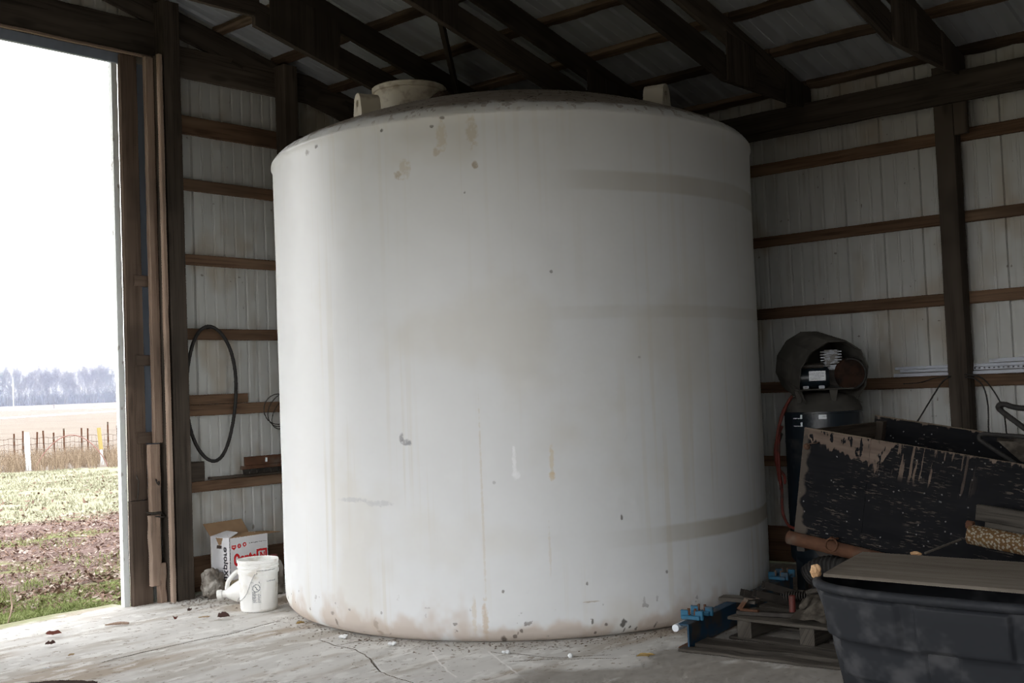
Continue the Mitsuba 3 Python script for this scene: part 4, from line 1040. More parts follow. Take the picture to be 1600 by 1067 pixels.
pm = put('pump', loc(join([box(0.03, 0.13, -0.16, -0.04, 1.447, 1.58, ch=0.01)]), o_), 'iron_dark', cp)
for k in range(7):
    put('cooling_fin', loc(box(0.0, 0.15, -0.17, -0.02, 1.585 + 0.020 * k, 1.595 + 0.020 * k, ch=0.002), o_), 'cast_alloy', pm)
put('pump_head', loc(box(0.02, 0.13, -0.15, -0.04, 1.58, 1.725, ch=0.01), o_), 'cast_alloy', pm)
fw = xf(lathe([(0.03, -0.018), (0.10, -0.018), (0.118, -0.02), (0.118, 0.02), (0.10, 0.018), (0.03, 0.018)], 40), rot([1, 0, 0], 90) @ np.eye(3))
fwk = put('flywheel', loc(xf(fw, rot([0, 0, 1], -35), (0.20, -0.06, 1.545)), o_), 'flywheel_rust', cp, smooth=35, label='rusty brown flywheel')
put('drive_belt', loc(tube([(0.20 + 0.11 * math.cos(a), -0.03, 1.545 + 0.11 * math.sin(a)) if abs(a) < 1.6 else (-0.02 + 0.05 * math.cos(a), -0.03, 1.53 + 0.05 * math.sin(a)) for a in np.linspace(-math.pi, math.pi, 28, endpoint=False)], 0.008, 6, True), o_), 'rubber_black', cp)
# faceted drum cover, open end towards the viewer
B0, F0 = np.array([-0.655, -3.965, 1.64]), np.array([-0.885, -4.29, 1.525])
d, s, u = frame(F0 - B0)
N = 12
V = []
for (c, r_) in ((B0, 0.0), (B0, 0.245), (B0, 0.252), (F0, 0.280), (F0, 0.270), (B0 + d * 0.012, 0.235), (B0 + d * 0.012, 0.0)):
    for k in range(N):
        a = 2 * math.pi * (k + 0.5) / N
        V.append(c + r_ * (s * math.cos(a) + u * math.sin(a)))
F = []
for i in range(6):
    for k in range(N):
        j = (k + 1) % N
        F += [[i * N + k, i * N + j, (i + 1) * N + j], [i * N + k, (i + 1) * N + j, (i + 1) * N + k]]
put('drum_cover', (np.array(V), np.array(F)), 'compressor_dust', cp, label='dusty grey faceted drum cover')
put('drum_skirt', join([plank(B0 + np.array([-0.02, 0.09, -0.12]) - s * 0.0, np.array([AX - 0.06, AY + 0.235, 1.27]), 0.012, 0.17, tc)]), 'compressor_dust', cp)
pl = lambda da, z0, z1, w, m, nm, lb=None: put(nm, (lambda a: plank((AX + 0.2795 * math.cos(a), AY + 0.2795 * math.sin(a), z0), (AX + 0.2795 * math.cos(a), AY + 0.2795 * math.sin(a), z1), 0.002, w, (-math.sin(a), math.cos(a), 0), 0.0004))(math.atan2(CAM[1] - AY, CAM[0] - AX) + da), m, cp, label=lb)
pl(-0.02, 1.232, 1.262, 0.055, 'label_plate', 'sticker', 'small white sticker')
pl(-0.02, 1.2405, 1.2535, 0.040, 'ink_grey', 'sticker_word')
for k in range(2):
    pl(-0.72, 1.18 + 0.055 * k, 1.186 + 0.055 * k, 0.07, 'label_plate', 'printed_bar')
    pl(-0.58, 1.18 + 0.055 * k, 1.21 + 0.055 * k, 0.016, 'label_plate', 'printed_bar')
t = thing('air_hose', 'red rubber air hose hanging in loops at the side of the compressor', 'hose')
hs = []
for pts in ([(-0.95, -3.99, 1.40), (-0.96, -3.91, 1.27), (-0.96, -3.868, 1.12), (-0.96, -3.86, 0.9), (-0.95, -3.872, 0.74), (-0.95, -3.868, 0.56), (-0.97, -3.92, 0.46), (-0.99, -4.0, 0.44)],
            [(-0.96, -3.985, 1.39), (-0.99, -3.915, 1.25), (-1.0, -3.89, 1.05), (-1.0, -3.885, 0.85), (-0.99, -3.885, 0.72)],
            [(-0.95, -3.90, 1.18), (-0.94, -3.845, 1.08), (-0.94, -3.825, 0.98), (-0.94, -3.84, 0.88), (-0.95, -3.895, 0.82), (-0.97, -3.91, 0.76)],
            [(-0.98, -3.955, 1.33), (-1.02, -3.90, 1.15), (-1.01, -3.875, 0.95), (-0.98, -3.87, 0.78)]):
    hs.append(tube(pts, 0.0105, 7, sub=6))
scene[t] = ply(join(hs), 'hose_red', True)
put('coupling', tube([(-0.955, -3.885, 1.13), (-0.955, -3.86, 1.07)], 0.02, 8), 'iron_dark', t)

# ---- white perforated rails on the girt
def rail(y0, y1, x0, x1, z0, z1, holes, key, tilt=0.0):
    m = box(x0, x1, y0, y1, z0, z1, ch=0.0015)
    scene[key] = ply(m, 'white_metal')
    if holes:
        hh = [box(x0 - 0.0012, x0 - 0.0002, y - 0.006, y + 0.006, (z0 + z1) / 2 - 0.003, (z0 + z1) / 2 + 0.007, ch=0.0002) for y in np.arange(y0 + 0.02, y1 - (0.42 if y1 > -4.6 else 0.0), 0.034)]
        put('slot', join(hh), 'ink_black', key, kind='stuff')


t = thing('metal_rail', 'white metal rail with a row of slots lying on the girt behind the post', 'rail'); rail(-6.4, -4.42, -0.008, 0.006, 1.538, 1.560, True, t)
t = thing('metal_rail', 'lowest of the white metal rails lying on the girt behind the post', 'rail'); rail(-6.3, -4.375, -0.022, -0.009, 1.506, 1.531, False, t)
t = thing('metal_rail', 'topmost of the white metal rails on the girt, its end left of the post', 'rail'); rail(-6.2, -4.372, 0.010, 0.024, 1.562, 1.583, False, t)
t = thing('metal_rail', 'short white rail propped on the other rails beyond the post', 'rail')
scene[t] = ply(plank((0.012, -5.085, 1.600), (0.012, -6.3, 1.62), 0.014, 0.028, ch=0.002), 'white_metal')
for k, (pts, lab) in enumerate(([[(-0.152, -4.86, 1.50), (-0.16, -4.80, 1.46), (-0.16, -4.735, 1.375), (-0.16, -4.61, 1.19), (-0.17, -4.50, 1.02)], 'black cable hanging slantwise from the post to the black box'],
                                [[(-0.152, -4.96, 1.51), (-0.16, -5.06, 1.49), (-0.17, -5.13, 1.433), (-0.17, -5.20, 1.31), (-0.17, -5.228, 1.2), (-0.17, -5.24, 0.95)], 'black cable drooping in the wider bow beyond the post'],
                                [[(-0.152, -4.96, 1.49), (-0.16, -5.04, 1.47), (-0.17, -5.095, 1.41), (-0.17, -5.118, 1.28), (-0.17, -5.112, 1.1), (-0.17, -5.11, 0.95)], 'black cable drooping close to the post'],
                                [[(-0.152, -4.85, 1.50), (-0.14, -4.74, 1.49), (-0.03, -4.60, 1.462), (-0.008, -4.53, 1.455), (-0.006, -4.44, 1.453)], 'thin black cable trailing along the girt'])):
    t = thing('cable', lab, 'cable')
    scene[t] = ply(tube(pts, 0.0055 if k < 3 else 0.0035, 6, sub=6), 'rubber_black', True)

# ---- black plywood trailer box, tipped towards its tongue
tb = thing('trailer_box', 'worn black plywood box of a small trailer, tilted, with rusty frame', 'trailer box')
ta = math.radians(9.2)
A_, D_ = np.array([0, -math.cos(ta), -math.sin(ta)]), np.array([0, math.sin(ta), -math.cos(ta)])
TP = np.array([-2.30, -4.76, 1.235])
LEN, HT, WID = 2.3, 0.66, 1.0


def tpt(a, x, dn):
    return TP + A_ * a + np.array([x, 0, 0]) + D_ * dn


def panel(a0, a1, x0, x1, d0, d1, long='a', edge=0.0):
    """Board in the box's own frame; uv = (along, down) from its top left corner, metres."""
    n1 = 60 if long == 'a' else 30
    V, UV, F = [], [], []
    def quad(P, U):
        o = len(V); V.extend(P); UV.extend(U); F.extend([[o, o + 1, o + 2], [o, o + 2, o + 3]])
    lo = (a0, x0, d0); hi = (a1, x1, d1)
    c = [tpt(a, x, dn) for a in (a0, a1) for x in (x0, x1) for dn in (d0, d1)]
    def uvof(a, x, dn):
        return ((a - a0) if long == 'a' else (x - x0) + 0.9, dn - d0)
    def face(pts):
        quad([tpt(*q) for q in pts], [uvof(*q) for q in pts])
    face([(a0, x0, d0), (a0, x0, d1), (a1, x0, d1), (a1, x0, d0)])
    face([(a0, x1, d0), (a1, x1, d0), (a1, x1, d1), (a0, x1, d1)])
    face([(a0, x0, d0), (a1, x0, d0), (a1, x1, d0), (a0, x1, d0)])
    face([(a0, x0, d1), (a0, x1, d1), (a1, x1, d1), (a1, x0, d1)])
    face([(a0, x0, d0), (a0, x1, d0), (a0, x1, d1), (a0, x0, d1)])
    face([(a1, x0, d0), (a1, x0, d1), (a1, x1, d1), (a1, x1, d0)])
    return (np.array(V), np.array(F)), np.array(UV)


def tput(name, args, mat, **kw):
    m, uv = panel(*args)
    return put(name, m, mat, tb, uv=uv, **kw)


tput('side_panel', (0.0, 0.415, 0, 0.018, 0, HT), 'worn_black', label='near side with paint worn bare along its top edge')
m, uv = panel(0.4165, LEN, 0, 0.018, 0.004, HT)
put('side_panel', m, 'worn_black', tb, uv=uv + [0.4165, 0.004])
m, uv = panel(0.0, LEN, WID, WID + 0.018, -0.03, HT)
put('side_panel', m, 'worn_black', tb, uv=uv + [1.6, 0.0])
m, uv = panel(0.02, 0.038, 0.018, WID, 0.01, HT, 'x')
put('end_panel', m, 'wood_post', tb, uv=uv)
put('corner_post', join([(lambda m: m[0])(panel(0.04, 0.085, 0.02, 0.06, 0.02, HT)), (lambda m: m[0])(panel(0.04, 0.085, WID - 0.06, WID - 0.001, 0.0, HT))]), 'wood_post', tb, grain=(0, 0, 1))
m, uv = panel(0.0, LEN, 0.0, WID, HT - 0.015, HT + 0.01)
put('bed', m, 'wood_post', tb, grain=(0, 1, 0))
put('frame_rail', tube([tpt(-0.015, -0.035, HT + 0.005), tpt(LEN, -0.035, HT + 0.005)], 0.040, 14), 'rust', tb, smooth=30, label='rusty round rail under the near side')
for x in (0.12, WID - 0.12):
    put('frame_rail', plank(tpt(0.0, x, HT + 0.045), tpt(LEN, x, HT + 0.045), 0.05, 0.07, (1, 0, 0)), 'iron_dark', tb)
for a in (0.05, 0.9, 1.7):
    put('cross_member', plank(tpt(a, 0.0, HT + 0.05), tpt(a, WID, HT + 0.05), 0.05, 0.06), 'iron_dark', tb)
put('tail_skirt', prism([(-4.665, 0.555), (-5.25, 0.455), (-5.20, 0.37), (-4.80, 0.40)], -2.18, -2.15, 'x'), 'iron_dark', tb)
put('lashing_ring', tube([tpt(0.275 + 0.036 * math.cos(a), -0.075 - 0.006 * math.sin(a), HT - 0.018 + 0.036 * math.sin(a)) for a in np.linspace(0, 2 * math.pi, 24, endpoint=False)], 0.0055, 7, True), 'rust', tb, smooth=True)
put('ring_staple', tube([tpt(0.26, -0.03, HT - 0.055), tpt(0.268, -0.08, HT - 0.058), tpt(0.285, -0.08, HT - 0.058), tpt(0.292, -0.03, HT - 0.055)], 0.006, 6, sub=4), 'rust', tb)
put('corner_bolt', xf(blob((0, 0, 0), 0.02, 2, 0.1, 1), None, tpt(0.03, -0.006, 0.11)), 'rust', tb)
put('corner_strap', plank(tpt(0.02, -0.003, 0.10), tpt(0.10, -0.003, 0.075), 0.004, 0.018, (1, 0, 0), 0.001), 'rust', tb)
for x in (0.06, WID - 0.06):
    c = np.array([TP[0] + x + (0.10 if x < 0.5 else -0.10), -5.75, 0.300])
    wh = put('wheel', xf(lathe([(0.17, -0.07), (0.25, -0.085), (0.285, -0.07), (0.300, -0.04), (0.302, 0.04), (0.285, 0.07), (0.25, 0.085), (0.17, 0.07)], 40, cap0=False, cap1=False), rot([0, 1, 0], 90), c), 'rubber_black', tb, smooth=35)
    put('rim', xf(lathe([(0.0, -0.03), (0.12, -0.03), (0.172, -0.06), (0.172, 0.06), (0.12, 0.03), (0.0, 0.03)], 32), rot([0, 1, 0], 90), c), 'iron_dark', wh, smooth=35)
put('axle', tube([(TP[0] + 0.10, -5.75, 0.30), (TP[0] + WID - 0.10, -5.75, 0.30)], 0.025, 8), 'iron_dark', tb)

# ---- what stands in the box
t = thing('chair_frame', 'folded black tubular metal frame standing in the trailer box', 'metal frame')
put('frame_loop', tube([(-1.88, -6.4, 1.27), (-1.88, -5.90, 1.308), (-1.88, -5.78, 1.335), (-1.88, -5.748, 1.325), (-1.88, -5.765, 1.295), (-1.90, -5.90, 1.19), (-1.95, -6.4, 0.80)], 0.016, 8, sub=8), 'rubber_black', t, smooth=True)
put('frame_loop', tube([(-1.92, -6.3, 1.12), (-1.92, -5.75, 1.165), (-1.92, -5.66, 1.168), (-1.92, -5.645, 1.145), (-1.92, -5.67, 1.12), (-1.94, -5.85, 1.00), (-2.0, -6.3, 0.70)], 0.013, 8, sub=8), 'rubber_black', t, smooth=True)
put('seat_plate', prism_quad((-1.88, -5.73, 1.13), (-1.88, -6.3, 1.09), (-1.93, -6.3, 0.82), (-1.92, -5.86, 1.02), 0.006), 'cloth_grey', t)
t = thing('junk_bundle', 'tangle of dry grey-brown stalks lying along the far side of the trailer box', 'bundle')
scene[t] = ply(join([tube([(-1.36 + 0.05 * rng.normal(), -5.55 - 0.25 * rng.random(), 1.09 + 0.04 * rng.random()), (-1.36 + 0.05 * rng.normal(), -5.9, 1.06 + 0.05 * rng.random()), (-1.36 + 0.05 * rng.normal(), -6.3, 1.0 + 0.05 * rng.random())], 0.014, 5, sub=3) for _ in range(9)]), 'cloth_grey')

# ---- stock tank (trough) with moulded panels
st = thing('stock_tank', 'large dark grey rubber stock tank with moulded side panels', 'trough')
SX, SY, HW, HL = -3.43, -6.13, 0.395, 0.70


def stadium(t_, w, l):
    """Rounded-rectangle outline: point and outward normal at arc fraction t_."""
    e = 2.9
    a = 2 * math.pi * t_
    c, s_ = math.cos(a), math.sin(a)
    k = (abs(c / l) ** e + abs(s_ / w) ** e) ** (-1 / e)
    return k * s_, k * c


NS = 300
rows = []
def pan(y, z):
    """Outward bulge of the moulded panels (metres), by place along the long side and height."""
    def step(a, b, q):
        q = min(max((q - a) / (b - a), 0), 1); return q * q * (3 - 2 * q)
    up = step(0.352, 0.372, z) * (1 - step(0.545, 0.555, z))
    lowr = step(0.175, 0.195, z) * (1 - step(0.352, 0.372, z))
    f1 = ((y + 5.925) % 0.46)
    g1 = step(0.0, 0.02, f1) * (1 - step(0.385, 0.405, f1))
    f2 = ((y + 6.03) % 0.56)
    g2 = step(0.0, 0.02, f2) * (1 - step(0.43, 0.45, f2))
    return 0.020 * up * g1 + 0.014 * lowr * g2


prof_z = [0.0, 0.012, 0.03, 0.10, 0.17, 0.18, 0.19, 0.20, 0.26, 0.32, 0.345, 0.355, 0.365, 0.375, 0.40, 0.45, 0.50, 0.54, 0.548, 0.556]
V, F = [], []
for z in prof_z:
    shrink = 0.085 * (1 - z / 0.56) + (0.018 if z < 0.352 else 0) + (0.014 if z < 0.175 else 0) + (0.02 * (1 - z / 0.03) if z < 0.03 else 0)
    for k in range(NS):
        x, y = stadium(k / NS, HW - shrink, HL - shrink)
        n_ = np.array([x / (HW ** 2), y / (HL ** 2)]); n_ /= np.linalg.norm(n_)
        b = pan(SY + y if abs(y) < HL * 0.80 else SY + y, z)
        V.append([SX + x + n_[0] * b, SY + y + n_[1] * b, z])
lip = [(0.0, 0.556), (0.014, 0.560), (0.024, 0.568), (0.027, 0.582), (0.022, 0.594), (0.010, 0.600), (-0.006, 0.600), (-0.014, 0.592), (-0.018, 0.56), (-0.05, 0.30), (-0.10, 0.03)]
for off, z in lip:
    for k in range(NS):
        x, y = stadium(k / NS, HW + off, HL + off)
        V.append([SX + x, SY + y, z])
n_rows = len(prof_z) + len(lip)
for i in range(n_rows - 1):
    for k in range(NS):
        j = (k + 1) % NS
        F += [[i * NS + k, i * NS + j, (i + 1) * NS + j], [i * NS + k, (i + 1) * NS + j, (i + 1) * NS + k]]
c = len(V); V += [[SX, SY, 0.0], [SX, SY, 0.03]]
for k in range(NS):
    j = (k + 1) % NS
    F += [[c, j, k], [c + 1, (n_rows - 1) * NS + k, (n_rows - 1) * NS + j]]
put('basin', (np.array(V), np.array(F)[:, ::-1]), 'trough_rubber', st, smooth=True)
t = thing('plywood_sheet', 'weathered grey plywood sheet laid over the stock tank', 'plywood sheet')
sh = [(-3.60, -5.475), (-3.30, -5.42), (-2.90, -5.355), (-2.875, -6.9), (-3.61, -6.9)]
ply_v, ply_f = prism(sh, 0.6015, 0.6165, 'z')
put('sheet', (ply_v, ply_f), 'plywood', t, grain=(0, 1, 0))
put('broken_end', blob((-3.595, -5.435, 0.622), 0.030, 4, 0.35, 2, (0.9, 0.8, 1.15), 2.4), 'wood_fresh', t, grain=(0, 1, 0), label='freshly broken pale splinter at its tip')
put('broken_end', blob((-2.86, -5.62, 0.617), 0.018, 8, 0.4, 2, (0.8, 1.6, 0.7), 2.4), 'wood_fresh', t, grain=(0, 1, 0))
for k, (z0, z1, x0, lab) in enumerate(((0.752, 0.835, -2.47, 'upper of two grey boards stacked against the black trailer side'), (0.668, 0.748, -2.455, 'lower of two grey boards stacked against the black trailer side'))):
    t = thing('grey_board', lab, 'board')
    y0 = -5.80 - 0.035 * k
    put('=' + t, plank((x0, y0, (z0 + z1) / 2), (x0, y0 - 1.3, (z0 + z1) / 2 - 0.17), 0.036, z1 - z0, wob=0.003, seg=10), 'wood_grey', grain=(0, 1, 0.12))
t = thing('speckled_pipe', 'rusty brown pipe covered in pale speckles below the grey boards', 'pipe')
scene[t] = ply(tube([(-2.53, -5.775, 0.685), (-2.53, -7.1, 0.485)], 0.052, 20), 'speckle_tube', 30)
put('end_collar', tube([(-2.53, -5.765, 0.735), (-2.53, -5.80, 0.730)], 0.022, 12), 'rust', t)
t = thing('stick', 'thin pale stick leaning between the pipe and the plywood sheet', 'stick')
scene[t] = ply(tube([(-2.60, -5.755, 0.665), (-2.84, -5.66, 0.62)], 0.007, 6), 'wood_grey')

# ---- pallet, skid and scrap between the tank and the trough
pa = thing('pallet', 'dusty grey wooden pallet carrying scrap iron beside the tank', 'pallet')
for k in range(5):
    x = -2.63 + 0.19 * k
    put('deck_board', box(x, x + 0.14, -5.36, -4.37 + 0.01 * (k % 2), 0.118, 0.136, wob=0.006, seg=10), 'wood_grey', pa, grain=(0, 1, 0))
for y in (-4.47, -4.87, -5.30):
    put('stringer', box(-2.615, -1.74, y - 0.045, y + 0.045, 0.020, 0.117, wob=0.003, seg=6), 'wood_grey', pa, grain=(1, 0, 0))
for k in range(3):
    x = -2.62 + 0.37 * k
    put('bottom_board', box(x, x + 0.12, -5.36, -4.37, 0.002, 0.019), 'wood_grey', pa, grain=(0, 1, 0))
sk = thing('dirty_board', 'wider dirty board lying on the floor against the pallet', 'board')
put('=' + sk, plank((-2.845, -4.32, 0.017), (-2.735, -5.50, 0.017), 0.17, 0.030, wob=0.006, seg=16), 'wood_grey', grain=(0, 1, 0))
sk = thing('dirty_board', 'narrow dirty lath lying on the floor in front of the wider dirty board', 'board')
put('=' + sk, plank((-3.00, -4.28, 0.009), (-2.885, -5.50, 0.009), 0.085, 0.016, wob=0.006, seg=16), 'wood_grey', grain=(0, 1, 0))
bb = thing('implement_beam', 'long blue steel beam with bright blue clamps lying along the tank foot', 'steel beam')
b0, b1 = np.array([-2.98, -4.285, 0.075]), np.array([-1.25, -4.045, 0.075])
dd, ss, uu = frame(b1 - b0)
put('web', plank(b0 - ss * 0.0 + ss * 0.030, b1 + ss * 0.030, 0.010, 0.14), 'blue_paint', bb)
put('flange', plank(b0 + uu * 0.066, b1 + uu * 0.066, 0.070, 0.010), 'blue_paint', bb)
put('flange', plank(b0 - uu * 0.066, b1 - uu * 0.066, 0.070, 0.010), 'rust', bb)
put('pin', tube([b0 - dd * 0.03 + uu * 0.05 - ss * 0.035, b0 + dd * 0.10 + uu * 0.05 - ss * 0.035], 0.021, 16), 'label_plate', bb)
for k, a in enumerate((0.13, 0.27, 1.56, 1.70)):
    c = b0 + dd * a + uu * 0.073
    cl_ = put('clamp', join([plank(c - ss * 0.055 + uu * 0.012, c + ss * 0.055 + uu * 0.012, 0.055, 0.024), plank(c - ss * 0.045, c - ss * 0.045 + uu * 0.05, 0.05, 0.02, dd), plank(c + ss * 0.045, c + ss * 0.045 + uu * 0.05, 0.05, 0.02, dd)]), 'blue_bright', bb, label='bright blue clamp')
    put('bolt', join([tube([c + ss * q + uu * 0.02, c + ss * q + uu * 0.062], 0.008, 8) for q in (-0.02, 0.02)]), 'rust', cl_)


def channel(p0, p1, w, h, t_):
    d, s, u = frame(np.asarray(p1, float) - np.asarray(p0, float))
    p0, p1 = np.asarray(p0, float), np.asarray(p1, float)
    return join([plank(p0 - u * (h / 2 - t_ / 2), p1 - u * (h / 2 - t_ / 2), w, t_, ch=0.0008), plank(p0 - s * (w / 2 - t_ / 2), p1 - s * (w / 2 - t_ / 2), t_, h, ch=0.0008), plank(p0 + s * (w / 2 - t_ / 2), p1 + s * (w / 2 - t_ / 2), t_, h, ch=0.0008)])


for k, (p0, p1, lab) in enumerate((((-2.55, -4.43, 0.268), (-2.22, -4.62, 0.160), 'first dark steel channel of the three fanned on the pallet, next to the tank'),
                                   ((-2.55, -4.515, 0.272), (-2.22, -4.71, 0.160), 'middle dark steel channel of the three fanned on the pallet'),
                                   ((-2.48, -4.535, 0.312), (-2.12, -4.79, 0.165), 'highest dark steel channel of the three fanned on the pallet'))):
    t = thing('steel_channel', lab, 'steel channel')
    scene[t] = ply(channel(p0, p1, 0.048, 0.042, 0.004), 'iron_dark')
t = thing('flat_bar', 'long flat steel bar lying along the front of the pallet', 'bar')
scene[t] = ply(plank((-2.56, -4.40, 0.151), (-2.48, -4.86, 0.158), 0.045, 0.028), 'iron_dark')
t = thing('rusty_bracket', 'rusty orange bent bracket at the near corner of the pallet', 'bracket')
scene[t] = ply(join([plank((-2.56, -4.41, 0.168), (-2.52, -4.44, 0.225), 0.05, 0.012), plank((-2.52, -4.43, 0.225), (-2.45, -4.50, 0.235), 0.05, 0.012), plank((-2.57, -4.43, 0.172), (-2.56, -4.54, 0.172), 0.03, 0.014)]), 'rust')
t = thing('wood_offcut', 'short split board end jutting off the pallet over the blue beam', 'board')
put('=' + t, plank((-2.48, -4.245, 0.215), (-2.44, -4.47, 0.205), 0.10, 0.022, wob=0.006, seg=6), 'wood_grey', grain=(0, 1, 0))
t = thing('coil_spring', 'long dark coil spring lying across the scrap pile', 'spring')
scene[t] = ply(tube([(-2.38 + 0.026 * math.cos(a), -4.60 - 0.235 * a / 88, 0.235 + 0.026 * math.sin(a) + 0.02 * a / 88) for a in np.linspace(0, 88, 340)], 0.0048, 5), 'iron_dark', True)
t = thing('red_sleeve', 'short red sleeve standing by the coil spring', 'sleeve')
scene[t] = ply(lathe([(0.014, 0.137), (0.019, 0.139), (0.019, 0.262), (0.014, 0.265), (0.0, 0.265)], 20, (-2.47, -4.712, 0)), 'red_paint', 30)
t = thing('burlap_rag', 'crumpled grey-brown rag draped over the pallet edge', 'rag')
rg = []
for k, (y, z, r_) in enumerate(((-4.79, 0.215, 0.045), (-4.83, 0.20, 0.05), (-4.88, 0.195, 0.055), (-4.93, 0.185, 0.06), (-4.97, 0.175, 0.055))):
    rg.append(blob((-2.47 - 0.01 * k, y, z), r_, k + 3, 0.35, 3, (1.1, 0.75, 1.1), 2.6))
import manifold3d
gx_, gy_ = np.linspace(-2.62, -2.30, 40), np.linspace(-5.02, -4.755, 40)
XX, YY = np.meshgrid(gx_, gy_)
zz = 0.15 + 0.085 * np.exp(-(((XX + 2.46) / 0.11) ** 2 + ((YY + 4.88) / 0.11) ** 2)) + 0.05 * np.abs(np.sin((XX * 0.7 + YY) * 26 + 3 * meshkit.fbm(np.stack([XX * 6, YY * 6, 0 * XX], -1), 3, 2))) * np.exp(-(((XX + 2.46) / 0.13) ** 2 + ((YY + 4.88) / 0.12) ** 2))
gv, gf = grid(XX, YY, zz)
scene[t] = ply((gv, gf), 'cloth_grey', True)
t = thing('orange_tub', 'orange plastic tub on the pallet, half hidden by the stock tank', 'tub')
scene[t] = ply(lathe([(0.0, 0.137), (0.058, 0.137), (0.066, 0.15), (0.070, 0.225), (0.064, 0.243), (0.0, 0.247)], 32, (-2.42, -5.085, 0)), 'orange_plastic', 30)
t = thing('grey_lath', 'pale grey wooden slat slanting up against the stock tank', 'slat')
put('=' + t, plank((-2.44, -4.80, 0.285), (-2.44, -5.08, 0.365), 0.055, 0.026, ch=0.008), 'wood_grey', grain=(0, 1, 0.3))
t = thing('black_tarp', 'heap of black tarpaulin behind the scrap on the pallet', 'tarp')
scene[t] = ply(blob((-2.12, -4.90, 0.20), 0.15, 7, 0.35, 4, (1.1, 1.5, 0.75), 2.4), 'rubber_black', True)
t = thing('drain_pipe', 'length of black corrugated pipe on top of the scrap heap', 'corrugated pipe')
pp = smooth_path([(-2.22, -4.70, 0.335), (-2.22, -4.78, 0.39), (-2.22, -4.90, 0.405), (-2.22, -5.08, 0.39)], 30)
rr_ = 0.062 + 0.008 * np.sin(np.linspace(0, 90, len(pp)))
scene[t] = ply(tube(pp, rr_, 20), 'rubber_black', True)
t = thing('scrap_hose', 'bent dark hose lying among the scrap', 'hose')
scene[t] = ply(tube([(-2.40, -4.76, 0.225), (-2.52, -4.80, 0.215), (-2.53, -4.83, 0.24), (-2.45, -4.83, 0.26), (-2.40, -4.92, 0.26), (-2.36, -5.04, 0.25)], 0.018, 10, sub=6), 'cloth_grey', True)

# ================================================================== LITTER ON THE FLOOR
def curled(c, L, w, yaw, curl, seed, mat, key):
    r_ = np.random.default_rng(seed)
    n = 9
    u = np.linspace(-0.5, 0.5, n)
    V = []
    for q in u:
        wid = w * (1 - (2 * q) ** 2) ** 0.6 * r_.uniform(0.55, 1.1) + 0.001
        for s_ in (-1, -0.4, 0.4, 1):
            V.append([q * L, s_ * wid / 2, curl * abs(s_) ** 1.6 * wid * 0.9 + curl * L * 0.5 * q * q + 0.004 * r_.random()])
    V = np.array(V); F = []
    for i in range(n - 1):
        for k in range(3):
            a = i * 4 + k
            F += [[a, a + 1, a + 5], [a, a + 5, a + 4]]
    zf = 0.012
    scene[key] = ply(xf((V, np.array(F)), rot([0, 0, 1], yaw), (c[0], c[1], zf - 0.004)), mat, True)


bsdf('leaf_red', rgb=(0.17, 0.06, 0.045), rough=0.7)
bsdf('leaf_dark', rgb=(0.075, 0.042, 0.035), rough=0.8)
bsdf('leaf_tan', rgb=(0.42, 0.31, 0.2), rough=0.8)
bsdf('leaf_yellow', rgb=(0.36, 0.25, 0.10), rough=0.8)
bsdf('fluff_white', rgb=(0.7, 0.72, 0.72), rough=1.0)
for (x, y, L, w, yaw, curl, mat, lab) in ((-4.842, -0.527, 0.12, 0.055, -35, 1.0, 'leaf_red', 'curled red-brown leaf on the concrete near the doorway'), (-5.00, -0.80, 0.08, 0.05, -10, 0.8, 'leaf_dark', 'dark curled leaf on the concrete in front of the red-brown one'),
                                            (-4.089, -0.801, 0.06, 0.05, 40, 0.9, 'leaf_red', 'small brown leaf on the concrete before the door post'), (-3.881, -1.074, 0.10, 0.08, -40, 1.0, 'leaf_dark', 'crumpled dark red leaf on the floor before the white pail'),
                                            (-3.94, -0.93, 0.10, 0.04, -30, 0.4, 'leaf_tan', 'tan leaf on the floor behind the crumpled dark red one'), (-3.86, -0.62, 0.05, 0.04, 20, 1.0, 'leaf_dark', 'tiny dark leaf on the floor between door post and jug'),
                                            (-5.082, -1.226, 0.055, 0.03, 10, 0.7, 'leaf_tan', 'pale broken leaf lying alone on the concrete'), (-5.332, -1.413, 0.05, 0.028, -50, 0.3, 'fluff_white', 'white paper scrap beside the dark dirt'),
                                            (-3.72, -1.724, 0.07, 0.045, -20, 0.6, 'leaf_yellow', 'yellowish leaf at the left foot of the tank'), (-3.272, -4.221, 0.13, 0.05, -40, 0.6, 'leaf_yellow', 'yellow-brown dry leaf on the floor before the blue beam')):
    curled((x, y), L * 0.85, w * 0.7, yaw, curl, int(abs(x * 100)), mat, thing('dead_leaf', lab, 'leaf'))
t = thing('stick', 'short pale splintered stick on the concrete by the doorway', 'stick')
scene[t] = ply(tube([(-4.475, -0.53, 0.012), (-4.40, -0.585, 0.018), (-4.35, -0.63, 0.013)], [0.004, 0.011, 0.009], 7, sub=3), 'wood_tan', True)
t = thing('ball', 'tiny white ball on the floor before the tank', 'ball')
scene[t] = ply(trimesh.creation.icosphere(subdivisions=3, radius=0.014).apply_translation((-3.483, -3.851, 0.013)), 'fluff_white', True)
for k, (x, y, lab) in enumerate(((-3.827, -2.298, 'tuft of white fluff at the left part of the tank foot'), (-3.80, -2.72, 'smaller tuft of white fluff by a crack at the tank foot'), (-3.60, -3.47, 'scrap of clear white plastic at the middle of the tank foot'))):
    t = thing('fluff', lab, 'fluff')
    scene[t] = ply(join([blob((x + 0.015 * math.cos(q * 2.2), y + 0.015 * math.sin(q * 2.2), 0.011), 0.0135 - 0.002 * k, q, 0.6, 2, (1.2, 1.2, 0.7), 3) for q in range(5)]), 'fluff_white')


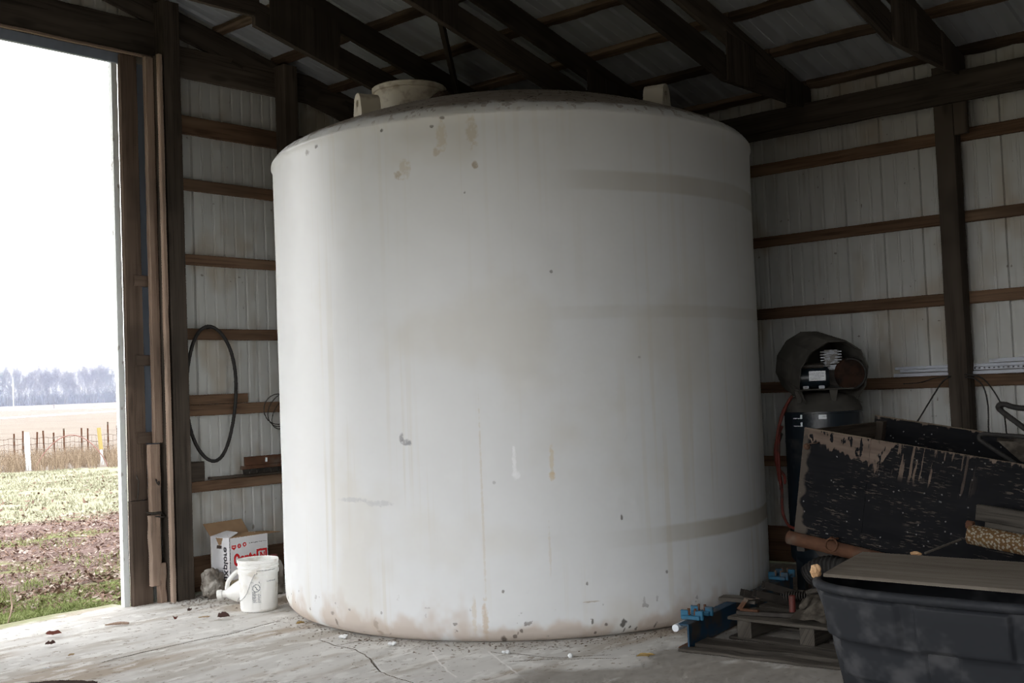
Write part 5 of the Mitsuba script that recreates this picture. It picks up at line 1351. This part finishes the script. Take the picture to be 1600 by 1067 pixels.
def crumbs(n, place, s0, s1, seed):
    r_ = np.random.default_rng(seed)
    b = place(r_, n); n = len(b)
    base = np.array([[1, 0, 0], [-0.6, 0.8, 0], [-0.5, -0.9, 0], [0.1, 0, 0.8]])
    th = r_.uniform(0, 6.28, n); s = r_.uniform(s0, s1, n) * r_.uniform(0.4, 1, n)
    x = base[None, :, 0] * np.cos(th)[:, None] - base[None, :, 1] * np.sin(th)[:, None]
    y = base[None, :, 0] * np.sin(th)[:, None] + base[None, :, 1] * np.cos(th)[:, None]
    V = np.stack([x * s[:, None] * 1.4, y * s[:, None], np.broadcast_to(base[None, :, 2], x.shape) * s[:, None] * 0.7], -1) + b[:, None, :]
    o = np.arange(n)[:, None] * 4
    return V.reshape(-1, 3), np.vstack([o + q for q in ([0, 1, 3], [1, 2, 3], [2, 0, 3])])


def floor_z(x, y):
    P = np.stack([x, y, 0 * x], -1)
    return 0.012 * (meshkit.fbm(P * [0.9, 2.6, 1], 4, 2) - 0.5) - 0.002 + 0.006 * (meshkit.fbm(P * [5, 9, 1], 3, 5) - 0.5)


def tank_ring(r_, n):
    a, q = np.radians(r_.uniform(150, 330, n)), TR - 0.10 + np.abs(r_.normal(size=n)) * 0.12
    x, y = TC[0] + q * np.cos(a), TC[1] + q * np.sin(a)
    return np.stack([x, y, floor_z(x, y)], 1)


def whole_floor(r_, n):
    x, y = r_.uniform(-6.2, -2.6, n), r_.uniform(-6.0, 0.1, n)
    k = (np.hypot(x - TC[0], y - TC[1]) > TR) & (meshkit.fbm(np.stack([x * 2, y * 5, 0 * x], -1), 3, 6) > 0.52)
    x, y = x[k], y[k]
    return np.stack([x, y, floor_z(x, y)], 1)


def wall_foot(r_, n):
    x, y = r_.uniform(-3.75, -2.2, n), -0.02 - np.abs(r_.normal(size=n)) * 0.28
    return np.stack([x, y, floor_z(x, y)], 1)


T('floor_debris', 'crumbs of dirt and chaff scattered over the concrete', 'debris', kind='stuff')
put('floor_debris', join([crumbs(1900, tank_ring, 0.003, 0.012, 1), crumbs(1100, whole_floor, 0.002, 0.008, 2), crumbs(1500, wall_foot, 0.004, 0.014, 3)]), 'dirt')
mx, my = np.meshgrid(np.linspace(-6.7, -5.05, 70), np.linspace(-2.45, -1.35, 50))
q = ((mx + 5.85) / 0.62) ** 2 + ((my + 1.92) / 0.36) ** 2
mz_ = 0.055 * np.clip(1 - q, 0, 1) * (0.5 + meshkit.fbm(np.stack([mx * 7, my * 7, 0 * mx], -1), 4, 8)) + 0.02 * (meshkit.fbm(np.stack([mx * 22, my * 22, 0 * mx], -1), 3, 9) - 0.5) - 0.028 + 0.02 * np.clip(1.4 - q, 0, 1)
T('dirt_heap', 'low heap of dark crumbly dirt on the concrete at the near edge', 'dirt', kind='stuff')
put('dirt_heap', grid(mx, my, mz_), 'dirt_dark', smooth=True)
